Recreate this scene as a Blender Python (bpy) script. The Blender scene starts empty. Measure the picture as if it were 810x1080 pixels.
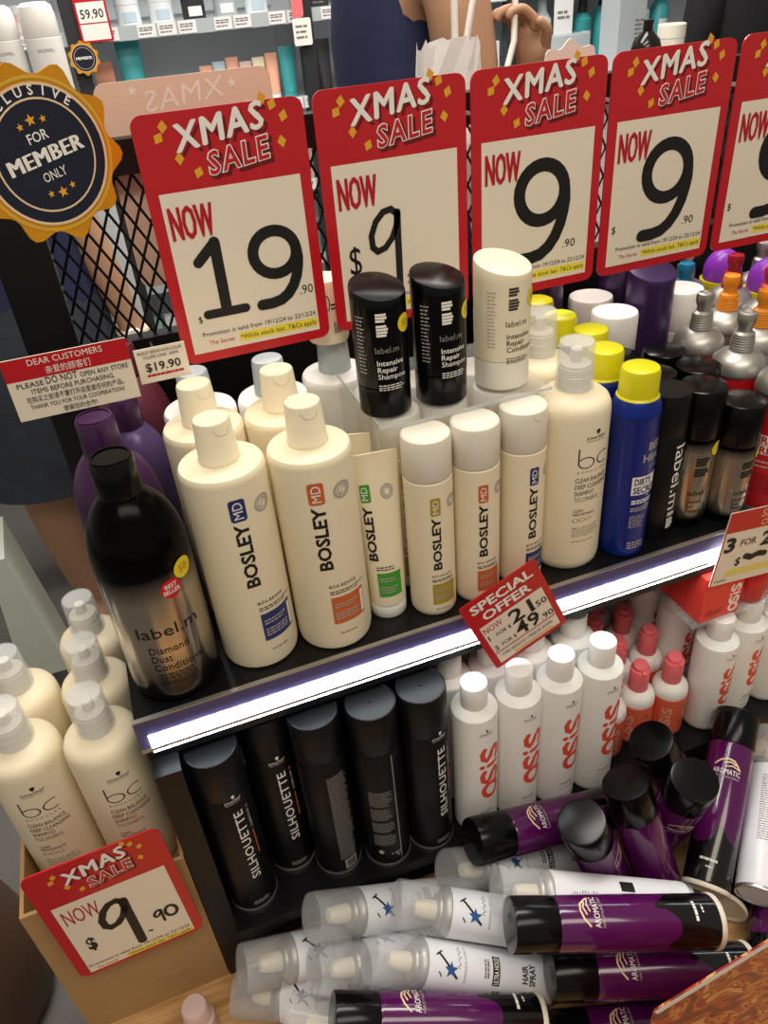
import bpy, bmesh, math, random
from mathutils import Vector, Matrix
random.seed(7)
PI = math.pi
SC = bpy.context.scene
COL = SC.collection

# ------------------------------------------------------------------ camera
cam_data = bpy.data.cameras.new('camera')
cam_data.sensor_fit = 'HORIZONTAL'
cam_data.sensor_width = 36.0
cam_data.lens = 811.0 / 810.0 * 36.0
cam_data.clip_start = 0.02
cam = bpy.data.objects.new('camera', cam_data)
COL.objects.link(cam)
_r = (0.93204734, -0.35414729, -0.07659935)      # image right, in the shop's axes
_u = (0.26019477, 0.50705455, 0.82170211)        # image up
_f = (0.25216352, 0.78579602, -0.56474611)       # looking direction
CAM = Vector((0.0, -0.55, 1.40))
cam.matrix_world = Matrix(((_r[0], _u[0], -_f[0], CAM[0]), (_r[1], _u[1], -_f[1], CAM[1]),
                           (_r[2], _u[2], -_f[2], CAM[2]), (0, 0, 0, 1)))
SC.camera = cam

# ------------------------------------------------------------------ world, lights, exposure
wd = bpy.data.worlds.new('shop_world'); SC.world = wd
wd.use_nodes = True
wd.node_tree.nodes['Background'].inputs[0].default_value = (1.0, 0.91, 0.78, 1)
wd.node_tree.nodes['Background'].inputs[1].default_value = 0.28

def area(name, loc, target, size, power, color, sy=None):
    ld = bpy.data.lights.new(name, 'AREA')
    ld.shape = 'RECTANGLE'; ld.size = size; ld.size_y = sy or size
    ld.energy = power; ld.color = color
    o = bpy.data.objects.new(name, ld); COL.objects.link(o)
    o.location = loc
    o.rotation_euler = (Vector(target) - Vector(loc)).to_track_quat('-Z', 'Y').to_euler()
    return o
area('ceiling_lamp_aisle_offscreen', (0.7, 1.5, 2.75), (0.7, 1.3, 0), 1.6, 44, (1.0, 0.95, 0.88), 0.5)
area('ceiling_lamp_rack_offscreen', (0.35, 0.45, 2.75), (0.35, 0.42, 0), 1.6, 28, (1.0, 0.94, 0.86), 0.35)
area('ceiling_lamp_front_offscreen', (0.2, -1.05, 2.75), (0.3, 0.2, 1.0), 2.0, 24, (1.0, 0.90, 0.76), 0.6)

vs = SC.view_settings
vs.view_transform = 'Standard'; vs.look = 'None'; vs.gamma = 1.0; vs.use_curve_mapping = False
vs.exposure = 0.05

# ------------------------------------------------------------------ materials (all procedural)
MATS = {}
def mat(name, color, rough=0.5, metal=0.0, trans=0.0, emit=None, estr=0.0, coat=0.0, noise=0.0, nscale=60.0, bump=0.0, ior=1.45, alpha=1.0, spec=0.5):
    m = bpy.data.materials.new(name); m.use_nodes = True
    nt = m.node_tree; b = nt.nodes['Principled BSDF']
    c = tuple(color) + (1,)
    b.inputs['Base Color'].default_value = c
    b.inputs['Roughness'].default_value = rough
    b.inputs['Metallic'].default_value = metal
    b.inputs['Transmission Weight'].default_value = trans
    b.inputs['IOR'].default_value = ior
    b.inputs['Alpha'].default_value = alpha
    b.inputs['Coat Weight'].default_value = coat
    b.inputs['Specular IOR Level'].default_value = spec
    if emit:
        b.inputs['Emission Color'].default_value = tuple(emit) + (1,)
        b.inputs['Emission Strength'].default_value = estr
    if noise or bump:
        tc = nt.nodes.new('ShaderNodeTexCoord'); nz = nt.nodes.new('ShaderNodeTexNoise')
        nz.inputs['Scale'].default_value = nscale; nz.inputs['Detail'].default_value = 4
        nt.links.new(tc.outputs['Object'], nz.inputs['Vector'])
        if noise:
            mx = nt.nodes.new('ShaderNodeMix'); mx.data_type = 'RGBA'
            mx.inputs[6].default_value = tuple(max(0, v * (1 - noise)) for v in color) + (1,)
            mx.inputs[7].default_value = tuple(min(1, v * (1 + noise)) for v in color) + (1,)
            nt.links.new(nz.outputs['Fac'], mx.inputs[0]); nt.links.new(mx.outputs[2], b.inputs['Base Color'])
        if bump:
            bp = nt.nodes.new('ShaderNodeBump'); bp.inputs['Strength'].default_value = bump; bp.inputs['Distance'].default_value = 0.002
            nt.links.new(nz.outputs['Fac'], bp.inputs['Height']); nt.links.new(bp.outputs[0], b.inputs['Normal'])
    MATS[name] = m
    return m
def S(r, g, b):                                   # sRGB 0-255 to linear
    f = lambda v: (v / 255 / 12.92) if v <= 10 else ((v / 255 + 0.055) / 1.055) ** 2.4
    return (f(r), f(g), f(b))
mat('cream_plastic', S(242, 230, 200), 0.42, noise=0.02)
mat('white_plastic', S(244, 242, 236), 0.4, noise=0.015)
mat('warm_white_plastic', S(240, 234, 220), 0.4, noise=0.015)
mat('frosted_cap', S(244, 248, 250), 0.25, alpha=0.26)
mat('clear_cap', S(236, 238, 242), 0.14, alpha=0.17)
mat('clear_acrylic', S(240, 246, 248), 0.05, alpha=0.12)
mat('black_gloss', S(9, 8, 9), 0.20, noise=0.1, spec=0.3)
mat('black_satin', S(11, 11, 14), 0.40, noise=0.1, spec=0.35)
mat('brown_black_cap', S(48, 30, 30), 0.35, noise=0.1)
mat('purple_gloss', S(64, 30, 70), 0.28, noise=0.06)
mat('purple_pearl', S(88, 70, 118), 0.3, metal=0.3, noise=0.06)
mat('purple_dome', S(150, 60, 200), 0.3)
mat('plum_satin', S(60, 38, 84), 0.3, metal=0.3, noise=0.05)
mat('blue_can', S(18, 44, 138), 0.3, metal=0.25, noise=0.04)
mat('yellow_cap', S(222, 214, 24), 0.32)
mat('red_can', S(188, 24, 34), 0.32, noise=0.03)
mat('silver', S(186, 184, 178), 0.42, metal=0.85, noise=0.03)
mat('steel_rim', S(205, 203, 198), 0.32, metal=0.9)
mat('orange_plastic', S(232, 140, 30), 0.35)
mat('red_plastic', S(190, 36, 52), 0.35)
mat('cyan_plastic', S(26, 140, 190), 0.35)
mat('pink_plastic', S(242, 118, 124), 0.42, noise=0.02)
mat('coral_bottle', S(240, 112, 78), 0.3, noise=0.03)
mat('red_box', S(240, 66, 58), 0.4, noise=0.03)
mat('red_clear', S(226, 50, 50), 0.15, trans=0.3)
mat('cream_actuator', S(236, 226, 200), 0.45)
mat('cream_rim', S(228, 220, 202), 0.5)
mat('rack_metal', S(14, 14, 16), 0.40, noise=0.15, nscale=25, spec=0.35)
mat('rack_shelf', S(17, 16, 19), 0.33, noise=0.25, nscale=18, spec=0.35)
mat('can_white', S(234, 236, 242), 0.35, noise=0.015)
mat('price_channel', S(120, 112, 160), 0.12, trans=0.55, ior=1.2)
mat('led_strip', S(235, 245, 255), 0.4, emit=(0.86, 0.95, 1.0), estr=3.2)
mat('cardboard', S(178, 142, 96), 0.85, noise=0.1, nscale=40, bump=0.08)
mat('sign_red', S(196, 26, 36), 0.3, noise=0.03, coat=0.25)
mat('sign_paper', S(240, 228, 210), 0.28, noise=0.015, coat=0.25)
mat('sign_back', S(236, 206, 184), 0.5)
mat('sign_back_ghost', S(248, 236, 224), 0.5)
mat('ink_white', S(246, 242, 236), 0.4)
mat('ink_black', S(26, 24, 24), 0.45)
mat('ink_brown', S(70, 52, 50), 0.5)
mat('ink_grey', S(128, 122, 116), 0.5)
mat('ink_lightgrey', S(178, 172, 166), 0.5)
mat('ink_darkred', S(110, 12, 24), 0.45)
mat('ink_red', S(186, 20, 36), 0.45)
mat('ink_gold', S(232, 170, 50), 0.4)
mat('ink_yellow', S(246, 226, 70), 0.45)
mat('ink_navy', S(38, 52, 110), 0.45)
mat('ink_orange', S(206, 104, 48), 0.45)
mat('ink_olive', S(176, 152, 48), 0.45)
mat('ink_green', S(66, 158, 52), 0.45)
mat('ink_osis', S(236, 84, 62), 0.45)
mat('ink_blue', S(40, 90, 150), 0.4)
mat('ink_violet', S(150, 70, 190), 0.4)
mat('sticker_yellow', S(238, 216, 40), 0.4)
mat('sticker_red', S(206, 30, 38), 0.4)
mat('badge_gold', S(224, 154, 26), 0.28, metal=0.25, noise=0.28, nscale=12)
mat('badge_gold_light', S(240, 190, 70), 0.3, metal=0.3)
mat('badge_navy', S(30, 33, 52), 0.3, noise=0.2, nscale=14)
mat('badge_line', S(236, 206, 168), 0.35)
mat('skin', S(188, 146, 116), 0.5, noise=0.05, nscale=30)
mat('navy_cloth', S(34, 42, 76), 0.85, noise=0.12, nscale=50, bump=0.2)
mat('black_cloth', S(20, 20, 24), 0.9, noise=0.15, nscale=50, bump=0.2)
mat('hair', S(24, 20, 18), 0.5, noise=0.2, nscale=90)
mat('skirt_cloth', S(48, 54, 66), 0.7, noise=0.45, nscale=26, bump=0.15)
mat('white_leather', S(236, 236, 232), 0.5, noise=0.02)
mat('white_cord', S(238, 234, 226), 0.6)
mat('tissue_paper', S(244, 244, 242), 0.8, bump=0.4, nscale=30)
mat('pale_bag', S(208, 216, 204), 0.5, noise=0.05, nscale=12, bump=0.3)
mat('gold_metal', S(226, 180, 90), 0.25, metal=1.0)
mat('watch_strap', S(220, 196, 172), 0.45)
mat('brown_bag', S(92, 70, 56), 0.6, noise=0.12, nscale=6, bump=0.2)
mat('floor_grey', S(104, 100, 98), 0.5, noise=0.1, nscale=4)
mat('wall_paint', S(214, 214, 212), 0.7, noise=0.02)
mat('far_white', S(226, 232, 236), 0.5)
mat('far_panel', S(226, 238, 244), 0.3)
mat('far_dark', S(44, 44, 48), 0.5)
mat('teal', S(60, 160, 166), 0.4); mat('mint', S(150, 200, 190), 0.4)
mat('peach', S(240, 176, 150), 0.45); mat('salmon', S(226, 138, 110), 0.45)
mat('rose', S(190, 84, 98), 0.4); mat('maroon', S(96, 40, 54), 0.4)
mat('pale_pink', S(226, 196, 190), 0.45); mat('pale_blue', S(186, 206, 220), 0.45)
mat('sage', S(120, 146, 128), 0.5); mat('amber_dark', S(26, 20, 18), 0.15)
mat('pale_tag', S(236, 236, 238), 0.5); mat('grey_plastic', S(176, 186, 190), 0.4)

def wood_mat():
    m = mat('oak_wood', S(204, 160, 104), 0.5)
    nt = m.node_tree; b = nt.nodes['Principled BSDF']
    tc = nt.nodes.new('ShaderNodeTexCoord'); mp = nt.nodes.new('ShaderNodeMapping')
    mp.inputs['Scale'].default_value = (3, 26, 26)
    nz = nt.nodes.new('ShaderNodeTexNoise'); nz.inputs['Scale'].default_value = 4; nz.inputs['Detail'].default_value = 6
    cr = nt.nodes.new('ShaderNodeValToRGB')
    cr.color_ramp.elements[0].color = S(176, 126, 72) + (1,); cr.color_ramp.elements[1].color = S(226, 186, 130) + (1,)
    cr.color_ramp.elements[0].position = 0.3; cr.color_ramp.elements[1].position = 0.7
    nt.links.new(tc.outputs['Object'], mp.inputs[0]); nt.links.new(mp.outputs[0], nz.inputs['Vector'])
    nt.links.new(nz.outputs['Fac'], cr.inputs[0]); nt.links.new(cr.outputs[0], b.inputs['Base Color'])
wood_mat()

def led_dots():
    m = MATS['led_strip']; nt = m.node_tree; b = nt.nodes['Principled BSDF']
    tc = nt.nodes.new('ShaderNodeTexCoord'); wv = nt.nodes.new('ShaderNodeTexWave')
    wv.wave_type = 'BANDS'; wv.bands_direction = 'X'; wv.inputs['Scale'].default_value = 18
    mr = nt.nodes.new('ShaderNodeMapRange'); mr.inputs[3].default_value = 8.0; mr.inputs[4].default_value = 13.0
    nt.links.new(tc.outputs['Object'], wv.inputs['Vector']); nt.links.new(wv.outputs['Fac'], mr.inputs[0]); nt.links.new(mr.outputs[0], b.inputs['Emission Strength'])
led_dots()
def zramp_mat(name, stops, rough, metal, height):          # colour printed along the height of a can
    m = mat(name, (0.5, 0.5, 0.5), rough, metal)
    nt = m.node_tree; b = nt.nodes['Principled BSDF']
    tc = nt.nodes.new('ShaderNodeTexCoord'); sx = nt.nodes.new('ShaderNodeSeparateXYZ')
    mu = nt.nodes.new('ShaderNodeMath'); mu.operation = 'DIVIDE'; mu.inputs[1].default_value = height
    cr = nt.nodes.new('ShaderNodeValToRGB')
    while len(cr.color_ramp.elements) < len(stops): cr.color_ramp.elements.new(0.5)
    for e, (p, c) in zip(cr.color_ramp.elements, stops):
        e.position = p; e.color = tuple(c) + (1,)
    nt.links.new(tc.outputs['Object'], sx.inputs[0]); nt.links.new(sx.outputs[2], mu.inputs[0])
    nt.links.new(mu.outputs[0], cr.inputs[0]); nt.links.new(cr.outputs[0], b.inputs['Base Color'])
zramp_mat('diamond_metal', [(0.0, S(20, 19, 20)), (0.13, S(70, 66, 64)), (0.3, S(196, 184, 168)), (0.58, S(190, 180, 164)), (0.72, S(26, 25, 25)), (1.0, S(14, 13, 14))], 0.2, 0.9, 0.207)
zramp_mat('diamond_metal_small', [(0.0, S(16, 15, 16)), (0.1, S(24, 23, 23)), (0.24, S(190, 178, 160)), (0.82, S(190, 178, 160)), (0.94, S(16, 15, 16)), (1.0, S(14, 13, 14))], 0.2, 0.9, 0.12)

def aromatic_mat():
    m = mat('aromatic_print', S(74, 12, 74), 0.16, coat=0.4)
    nt = m.node_tree; b = nt.nodes['Principled BSDF']
    tc = nt.nodes.new('ShaderNodeTexCoord'); sx = nt.nodes.new('ShaderNodeSeparateXYZ')
    nz = nt.nodes.new('ShaderNodeTexNoise'); nz.inputs['Scale'].default_value = 34; nz.inputs['Detail'].default_value = 0
    ma = nt.nodes.new('ShaderNodeMath'); ma.operation = 'MULTIPLY_ADD'; ma.inputs[1].default_value = 0.075
    cr = nt.nodes.new('ShaderNodeValToRGB'); cr.color_ramp.interpolation = 'CONSTANT'
    cr.color_ramp.elements[0].color = S(10, 9, 11) + (1,); cr.color_ramp.elements[1].color = S(80, 13, 78) + (1,)
    cr.color_ramp.elements[1].position = 0.096
    nt.links.new(tc.outputs['Object'], sx.inputs[0]); nt.links.new(tc.outputs['Object'], nz.inputs['Vector'])
    nt.links.new(nz.outputs['Fac'], ma.inputs[0]); nt.links.new(sx.outputs[2], ma.inputs[2])
    nt.links.new(ma.outputs[0], cr.inputs[0]); nt.links.new(cr.outputs[0], b.inputs['Base Color'])
aromatic_mat()

def swirl_mat():
    m = mat('swirl_print', S(200, 120, 40), 0.3)
    nt = m.node_tree; b = nt.nodes['Principled BSDF']
    tc = nt.nodes.new('ShaderNodeTexCoord'); nz = nt.nodes.new('ShaderNodeTexNoise')
    nz.inputs['Scale'].default_value = 26; nz.inputs['Detail'].default_value = 1; nz.inputs['Distortion'].default_value = 2.2
    cr = nt.nodes.new('ShaderNodeValToRGB'); cr.color_ramp.interpolation = 'CONSTANT'
    e = cr.color_ramp.elements
    e[0].color = S(120, 40, 30) + (1,); e[1].color = S(176, 60, 40) + (1,); e[1].position = 0.42
    x = e.new(0.5); x.color = S(206, 130, 50) + (1,)
    x = e.new(0.56); x.color = S(156, 40, 34) + (1,)
    x = e.new(0.64); x.color = S(220, 160, 90) + (1,)
    nt.links.new(tc.outputs['Object'], nz.inputs['Vector']); nt.links.new(nz.outputs['Fac'], cr.inputs[0]); nt.links.new(cr.outputs[0], b.inputs['Base Color'])
swirl_mat()

# ------------------------------------------------------------------ mesh helpers
def mesh_obj(name, verts, faces, m, parent=None, smooth=False, angle=35, fix=True):
    me = bpy.data.meshes.new(name)
    me.from_pydata([tuple(v) for v in verts], [], faces)
    if fix:
        bm = bmesh.new(); bm.from_mesh(me); bmesh.ops.recalc_face_normals(bm, faces=bm.faces); bm.to_mesh(me); bm.free()
    if smooth:
        me.polygons.foreach_set('use_smooth', [True] * len(me.polygons))
        me.set_sharp_from_angle(angle=math.radians(angle))
    me.materials.append(MATS[m])
    o = bpy.data.objects.new(name, me); COL.objects.link(o)
    if parent is not None: o.parent = parent
    return o
def tag(o, label=None, cat=None, group=None, kind=None):
    if label: o['label'] = label
    if cat: o['category'] = cat
    if group: o['group'] = group
    if kind: o['kind'] = kind
    return o
def thing(name, label, cat, loc=(0, 0, 0), rz=0.0, group=None):
    o = bpy.data.objects.new(name, None); COL.objects.link(o)
    o.empty_display_size = 0.02
    o.location = loc; o.rotation_euler = (0, 0, rz)
    return tag(o, label, cat, group)
def clone(root, loc=None, rz=None, label=None, group=None, skip=()):
    r = root.copy(); COL.objects.link(r)
    if loc is not None: r.location = loc
    if rz is not None: r.rotation_euler = (0, 0, rz)
    if label: r['label'] = label
    if group: r['group'] = group
    elif 'group' in r and group == '': del r['group']
    for ch in list(root.children):
        if ch.name.split('.')[0] in skip: continue
        c = ch.copy(); COL.objects.link(c); c.parent = r
        for g in list(ch.children):
            d = g.copy(); COL.objects.link(d); d.parent = c
    return r
USED = {}
def put(proto, key, loc, rz=0.0, label=None, group=None):
    """first call moves the prototype itself, later calls copy it with its parts"""
    if key not in USED:
        USED[key] = 1
        proto.location = loc; proto.rotation_euler = (0, 0, rz)
        if label: proto['label'] = label
        if group: proto['group'] = group
        return proto
    o = clone(proto, loc, rz, label)
    if group: o['group'] = group
    return o
def lathe(profile, seg=36):
    V, F, rings = [], [], []
    for r, z in profile:
        if r < 1e-6:
            V.append((0, 0, z)); rings.append([len(V) - 1])
        else:
            rings.append(list(range(len(V), len(V) + seg)))
            for i in range(seg):
                a = 2 * PI * i / seg
                V.append((r * math.sin(a), -r * math.cos(a), z))
    for A, B in zip(rings, rings[1:]):
        for i in range(seg):
            j = (i + 1) % seg
            if len(A) == 1 and len(B) == 1: continue
            if len(A) == 1: F.append((A[0], B[j], B[i]))
            elif len(B) == 1: F.append((A[i], A[j], B[0]))
            else: F.append((A[i], A[j], B[j], B[i]))
    return V, F
def lathe_obj(name, profile, m, parent=None, seg=36, angle=35):
    V, F = lathe(profile, seg)
    return mesh_obj(name, V, F, m, parent, True, angle)
def box_geo(x0, x1, y0, y1, z0, z1):
    V = [(x, y, z) for z in (z0, z1) for y in (y0, y1) for x in (x0, x1)]
    F = [(0, 2, 3, 1), (4, 5, 7, 6), (0, 1, 5, 4), (2, 6, 7, 3), (0, 4, 6, 2), (1, 3, 7, 5)]
    return V, F
def merge(*gs):
    V, F = [], []
    for v, f in gs:
        n = len(V); V += list(v); F += [tuple(i + n for i in q) for q in f]
    return V, F
def box(name, x0, x1, y0, y1, z0, z1, m, parent=None, bevel=0.0):
    V, F = box_geo(x0, x1, y0, y1, z0, z1)
    o = mesh_obj(name, V, F, m, parent)
    if bevel:
        bm = bmesh.new(); bm.from_mesh(o.data)
        bmesh.ops.bevel(bm, geom=bm.edges[:], offset=bevel, segments=2, affect='EDGES', profile=0.6)
        bm.to_mesh(o.data); bm.free()
    return o
def tube_geo(pts, rad, seg=8, closed=False):
    pts = [Vector(p) for p in pts]; V, F = [], []
    n = len(pts)
    rads = rad if isinstance(rad, (list, tuple)) else [rad] * n
    up = Vector((0, 0, 1))
    for i, p in enumerate(pts):
        a = pts[max(i - 1, 0)] if not closed else pts[(i - 1) % n]
        b = pts[min(i + 1, n - 1)] if not closed else pts[(i + 1) % n]
        d = (b - a).normalized()
        s = d.cross(up)
        if s.length < 1e-3: s = d.cross(Vector((0, 1, 0)))
        s.normalize(); t = s.cross(d).normalized()
        for k in range(seg):
            an = 2 * PI * k / seg
            V.append(p + (s * math.cos(an) + t * math.sin(an)) * rads[i])
    m = n if closed else n - 1
    for i in range(m):
        for k in range(seg):
            a = i * seg; b = ((i + 1) % n) * seg; l = (k + 1) % seg
            F.append((a + k, a + l, b + l, b + k))
    if not closed:
        F.append(tuple(range(seg))); F.append(tuple(range((n - 1) * seg, n * seg)))
    return V, F

# ------------------------------------------------------------------ flat print: lettering and marks, wrapped on cans or laid on cards
_TC = {}
def text_geo(s, bold=0.0, shear=0.0, sp=1.0):
    if set(s) & set('MWN&m'): bold = 0.0             # heavy strokes are built from shifted copies instead
    k = (s, bold, shear, sp)
    if k not in _TC:
        cu = bpy.data.curves.new('glyphs', 'FONT')
        cu.body = s; cu.size = 1; cu.offset = bold; cu.shear = shear; cu.space_character = sp
        cu.resolution_u = 2; cu.fill_mode = 'FRONT'
        ob = bpy.data.objects.new('glyphs', cu)
        me = ob.to_mesh()
        V = [(v.co.x, v.co.y) for v in me.vertices]; F = [tuple(p.vertices) for p in me.polygons]
        ob.to_mesh_clear(); bpy.data.objects.remove(ob); bpy.data.curves.remove(cu)
        _TC[k] = (V, F)
    return _TC[k]
def T(s, h, x, y, w=None, al='c', rot=0.0, bold=0.0, shear=0.0, sp=1.0):
    V, F = text_geo(s, bold, shear, sp)
    x0 = min(v[0] for v in V); x1 = max(v[0] for v in V)
    sy = h / 0.682; sx = sy if w is None else w / (x1 - x0)
    ox = {'c': -(x0 + x1) / 2, 'l': -x0, 'r': -x1}[al]
    c, sn = math.cos(math.radians(rot)), math.sin(math.radians(rot))
    out = []
    for a, b in V:
        p, q = (a + ox) * sx, b * sy
        out.append((x + p * c - q * sn, y + p * sn + q * c))
    return out, list(F)
def RECT(x0, y0, x1, y1, step=0.004):
    n = max(1, int(math.ceil(abs(x1 - x0) / step)))
    V, F = [], []
    for i in range(n + 1):
        x = x0 + (x1 - x0) * i / n
        V += [(x, y0), (x, y1)]
    for i in range(n): F.append((2 * i, 2 * i + 2, 2 * i + 3, 2 * i + 1))
    return V, F
def ELL(cx, cy, rx, ry=None, seg=28, r0=0.0, rot=0):
    ry = ry or rx; V, F = [], []
    c, sn = math.cos(rot), math.sin(rot)
    P = lambda a, k: (cx + rx * k * math.cos(a) * c - ry * k * math.sin(a) * sn, cy + rx * k * math.cos(a) * sn + ry * k * math.sin(a) * c)
    for i in range(seg):
        a = 2 * PI * i / seg
        V += [P(a, 1), P(a, r0)] if r0 else [P(a, 1)]
    if r0:
        for i in range(seg):
            j = (i + 1) % seg; F.append((2 * i, 2 * j, 2 * j + 1, 2 * i + 1))
    else:
        V.append((cx, cy)); F = [(i, (i + 1) % seg, seg) for i in range(seg)]
    return V, F
def STROKE(pts, w, cap=True):
    """one continuous ribbon with mitred joints and round ends"""
    P = [Vector((p[0], p[1])) for p in pts]
    Q = [P[0]]
    for p in P[1:]:
        if (p - Q[-1]).length > 1e-7: Q.append(p)
    P = Q; n = len(P)
    if n < 2: return ELL(P[0][0], P[0][1], w / 2, seg=12)
    closed = (P[0] - P[-1]).length < 1e-6 and n > 3
    if closed: P = P[:-1]; n -= 1
    V, F = [], []
    for i in range(n):
        a = P[i] - P[i - 1] if (i > 0 or closed) else None
        b = P[(i + 1) % n] - P[i] if (i < n - 1 or closed) else None
        da = (a if a is not None else b).normalized(); db = (b if b is not None else a).normalized()
        na, nb = Vector((-da[1], da[0])), Vector((-db[1], db[0]))
        m = na + nb
        m = m.normalized() if m.length > 1e-4 else na
        k = min(1.8, 1.0 / max(0.3, m.dot(na)))
        V += [tuple(P[i] + m * w / 2 * k), tuple(P[i] - m * w / 2 * k)]
    for i in range(n if closed else n - 1):
        j = (i + 1) % n; F.append((2 * i, 2 * i + 1, 2 * j + 1, 2 * j))
    if cap and not closed:
        for e, d in ((0, (P[0] - P[1]).normalized()), (n - 1, (P[-1] - P[-2]).normalized())):
            l, r = Vector(V[2 * e]), Vector(V[2 * e + 1]); c = P[e]; base = len(V)
            t0 = (l - c)
            ids = [2 * e]
            for q in range(1, 6):
                an = PI * q / 6
                V.append(tuple(c + t0 * math.cos(an) + d * w / 2 * math.sin(an))); ids.append(base + q - 1)
            ids.append(2 * e + 1)
            F.append(tuple(ids))
    return V, F
def POLY(pts):
    return list(pts), [tuple(range(len(pts)))]
def ARC(cx, cy, rx, ry, a0, a1, n=14):
    return [(cx + rx * math.cos(math.radians(a0 + (a1 - a0) * i / n)), cy + ry * math.sin(math.radians(a0 + (a1 - a0) * i / n))) for i in range(n + 1)]
def LINES(x0, x1, ys, h, dash=0.004, gap=0.0009, seed=1):     # print too small to read
    rnd = random.Random(seed); gs = []
    for y in ys:
        x = x0; end = x1 - rnd.random() * (x1 - x0) * 0.25
        while x < end:
            l = dash * (0.5 + rnd.random())
            gs.append(RECT(x, y, min(x + l, end), y + h)); x += l + gap
    return merge(*gs)
def STAR(cx, cy, r, rot=0, k=0.42):
    return POLY([(cx + r * (1 if i % 2 == 0 else k) * math.sin(rot + PI * i / 5), cy + r * (1 if i % 2 == 0 else k) * math.cos(rot + PI * i / 5)) for i in range(10)])
def slice_x(g, step):
    V, F = g
    bm = bmesh.new()
    vs_ = [bm.verts.new((v[0], v[1], 0)) for v in V]
    for f in F:
        try: bm.faces.new([vs_[i] for i in f])
        except ValueError: pass
    x0 = min(v[0] for v in V); x1 = max(v[0] for v in V)
    x = math.ceil(x0 / step) * step
    while x < x1:
        bmesh.ops.bisect_plane(bm, geom=bm.verts[:] + bm.edges[:] + bm.faces[:], plane_co=(x, 0, 0), plane_no=(1, 0, 0), dist=1e-6)
        x += step
    bm.verts.index_update()
    out = [(v.co.x, v.co.y) for v in bm.verts], [tuple(v.index for v in f.verts) for f in bm.faces]
    bm.free()
    return out
def wrap(name, g, R, m, parent, lift=0.0003, a0=0.0, big=False, sy=1.0):
    if big: g = slice_x(g, R * 0.14)
    V = []
    rr = R + lift
    for x, y in g[0]:
        a = x / R + a0
        V.append((rr * math.sin(a), -rr * math.cos(a) * sy, y))
    return mesh_obj(name, V, g[1], m, parent, fix=False)
wrap_any = wrap
def flat(name, g, m, parent, lift=0.0003, thick=0.0):
    if not thick:
        return mesh_obj(name, [(x, -lift, y) for x, y in g[0]], g[1], m, parent, fix=False)
    n = len(g[0]); V = [(x, -lift, y) for x, y in g[0]] + [(x, -lift + thick, y) for x, y in g[0]]
    F = list(g[1]) + [tuple(i + n for i in reversed(f)) for f in g[1]]
    ec = {}
    for f in g[1]:
        for a, b in zip(f, f[1:] + f[:1]):
            ec[(a, b)] = 1
    for (a, b) in list(ec):
        if (b, a) not in ec: F.append((a, b, b + n, a + n))
    return mesh_obj(name, V, F, m, parent)
def RRECT(x0, y0, x1, y1, r, n=5):
    P = []
    for cx, cy, a in ((x1 - r, y1 - r, 0), (x0 + r, y1 - r, 90), (x0 + r, y0 + r, 180), (x1 - r, y0 + r, 270)):
        P += ARC(cx, cy, r, r, a, a + 90, n)
    return POLY(P)

# ------------------------------------------------------------------ the room
tag(box('floor', -4, 6, -4, 4, -0.05, 0.0, 'floor_grey'), kind='structure')
tag(box('wall_back', -4, 6, 2.95, 3.05, 0.0, 3.0, 'wall_paint'), kind='structure')

# ------------------------------------------------------------------ the black display rack
ZU, ZL, ZD = 0.85, 0.52, 0.40                    # upper shelf, lower shelf, wooden plinth
XR = 1.30
ush = thing('display_shelf', 'upper black shelf with glowing white LED strip along its front edge', 'shelf', (0, 0, 0), 0, 'shelves of the black rack')
lsh = thing('display_shelf', 'lower black shelf carrying the black and white hairspray cans', 'shelf', (0, 0, 0), 0, 'shelves of the black rack')
rack = thing('rack_frame', 'black metal rack frame with posts, rails and expanded mesh panel', 'rack', (0, 0, 0))
box('upper_shelf', -0.088, XR, 0.0, 0.384, 0.812, ZU, 'rack_shelf', ush)
box('shelf_lip', -0.088, XR, 0.002, 0.012, 0.789, 0.812, 'rack_metal', ush)
ch = box('price_channel', -0.090, XR, -0.0045, -0.0005, 0.8115, 0.8495, 'price_channel', ush)
tag(ch, 'clear violet plastic price channel')
box('channel_edge', -0.090, XR, -0.0062, -0.0046, 0.8095, 0.8134, 'silver', ch)
box('channel_edge', -0.090, XR, -0.0050, -0.0002, 0.8495, 0.8510, 'silver', ch)
V, F = merge(box_geo(-0.080, XR, -0.0062, -0.0046, 0.8135, 0.8300), box_geo(-0.080, XR, -0.0062, 0.0014, 0.8070, 0.8092))
led = mesh_obj('led_strip', V, F, 'led_strip', ush)
tag(led, 'glowing cool white light strip along the shelf edge')
box('lower_shelf', -0.06, XR, -0.042, 0.38, 0.502, ZL, 'rack_shelf', lsh)
box('shelf_lip', -0.06, XR, -0.0455, -0.0425, 0.505, ZL + 0.003, 'rack_metal', lsh)
box('shelf_beam', -0.06, XR, -0.036, -0.012, 0.470, 0.502, 'rack_metal', lsh)
box('base_panel', -0.06, XR, 0.0, 0.012, ZD, 0.502, 'rack_metal', lsh)
box('back_panel', -0.0548, XR - 0.031, 0.393, 0.401, ZD, 0.812, 'rack_metal', rack)
tag(box('upright_board', -0.086, -0.0602, -0.022, 0.38, ZD, 0.7890, 'rack_metal'), 'black upright side panel between the cardboard box and the black cans', 'panel')
box('post', -0.112, -0.055, 0.385, 0.425, 0.0, 1.30, 'rack_metal', rack)
box('post', XR - 0.03, XR + 0.02, 0.385, 0.425, 0.0, 1.30, 'rack_metal', rack)
box('top_rail', -0.0548, XR - 0.031, 0.393, 0.418, 1.250, 1.285, 'rack_metal', rack)
box('bottom_rail', -0.0548, XR - 0.031, 0.393, 0.418, 1.040, 1.068, 'rack_metal', rack)
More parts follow.
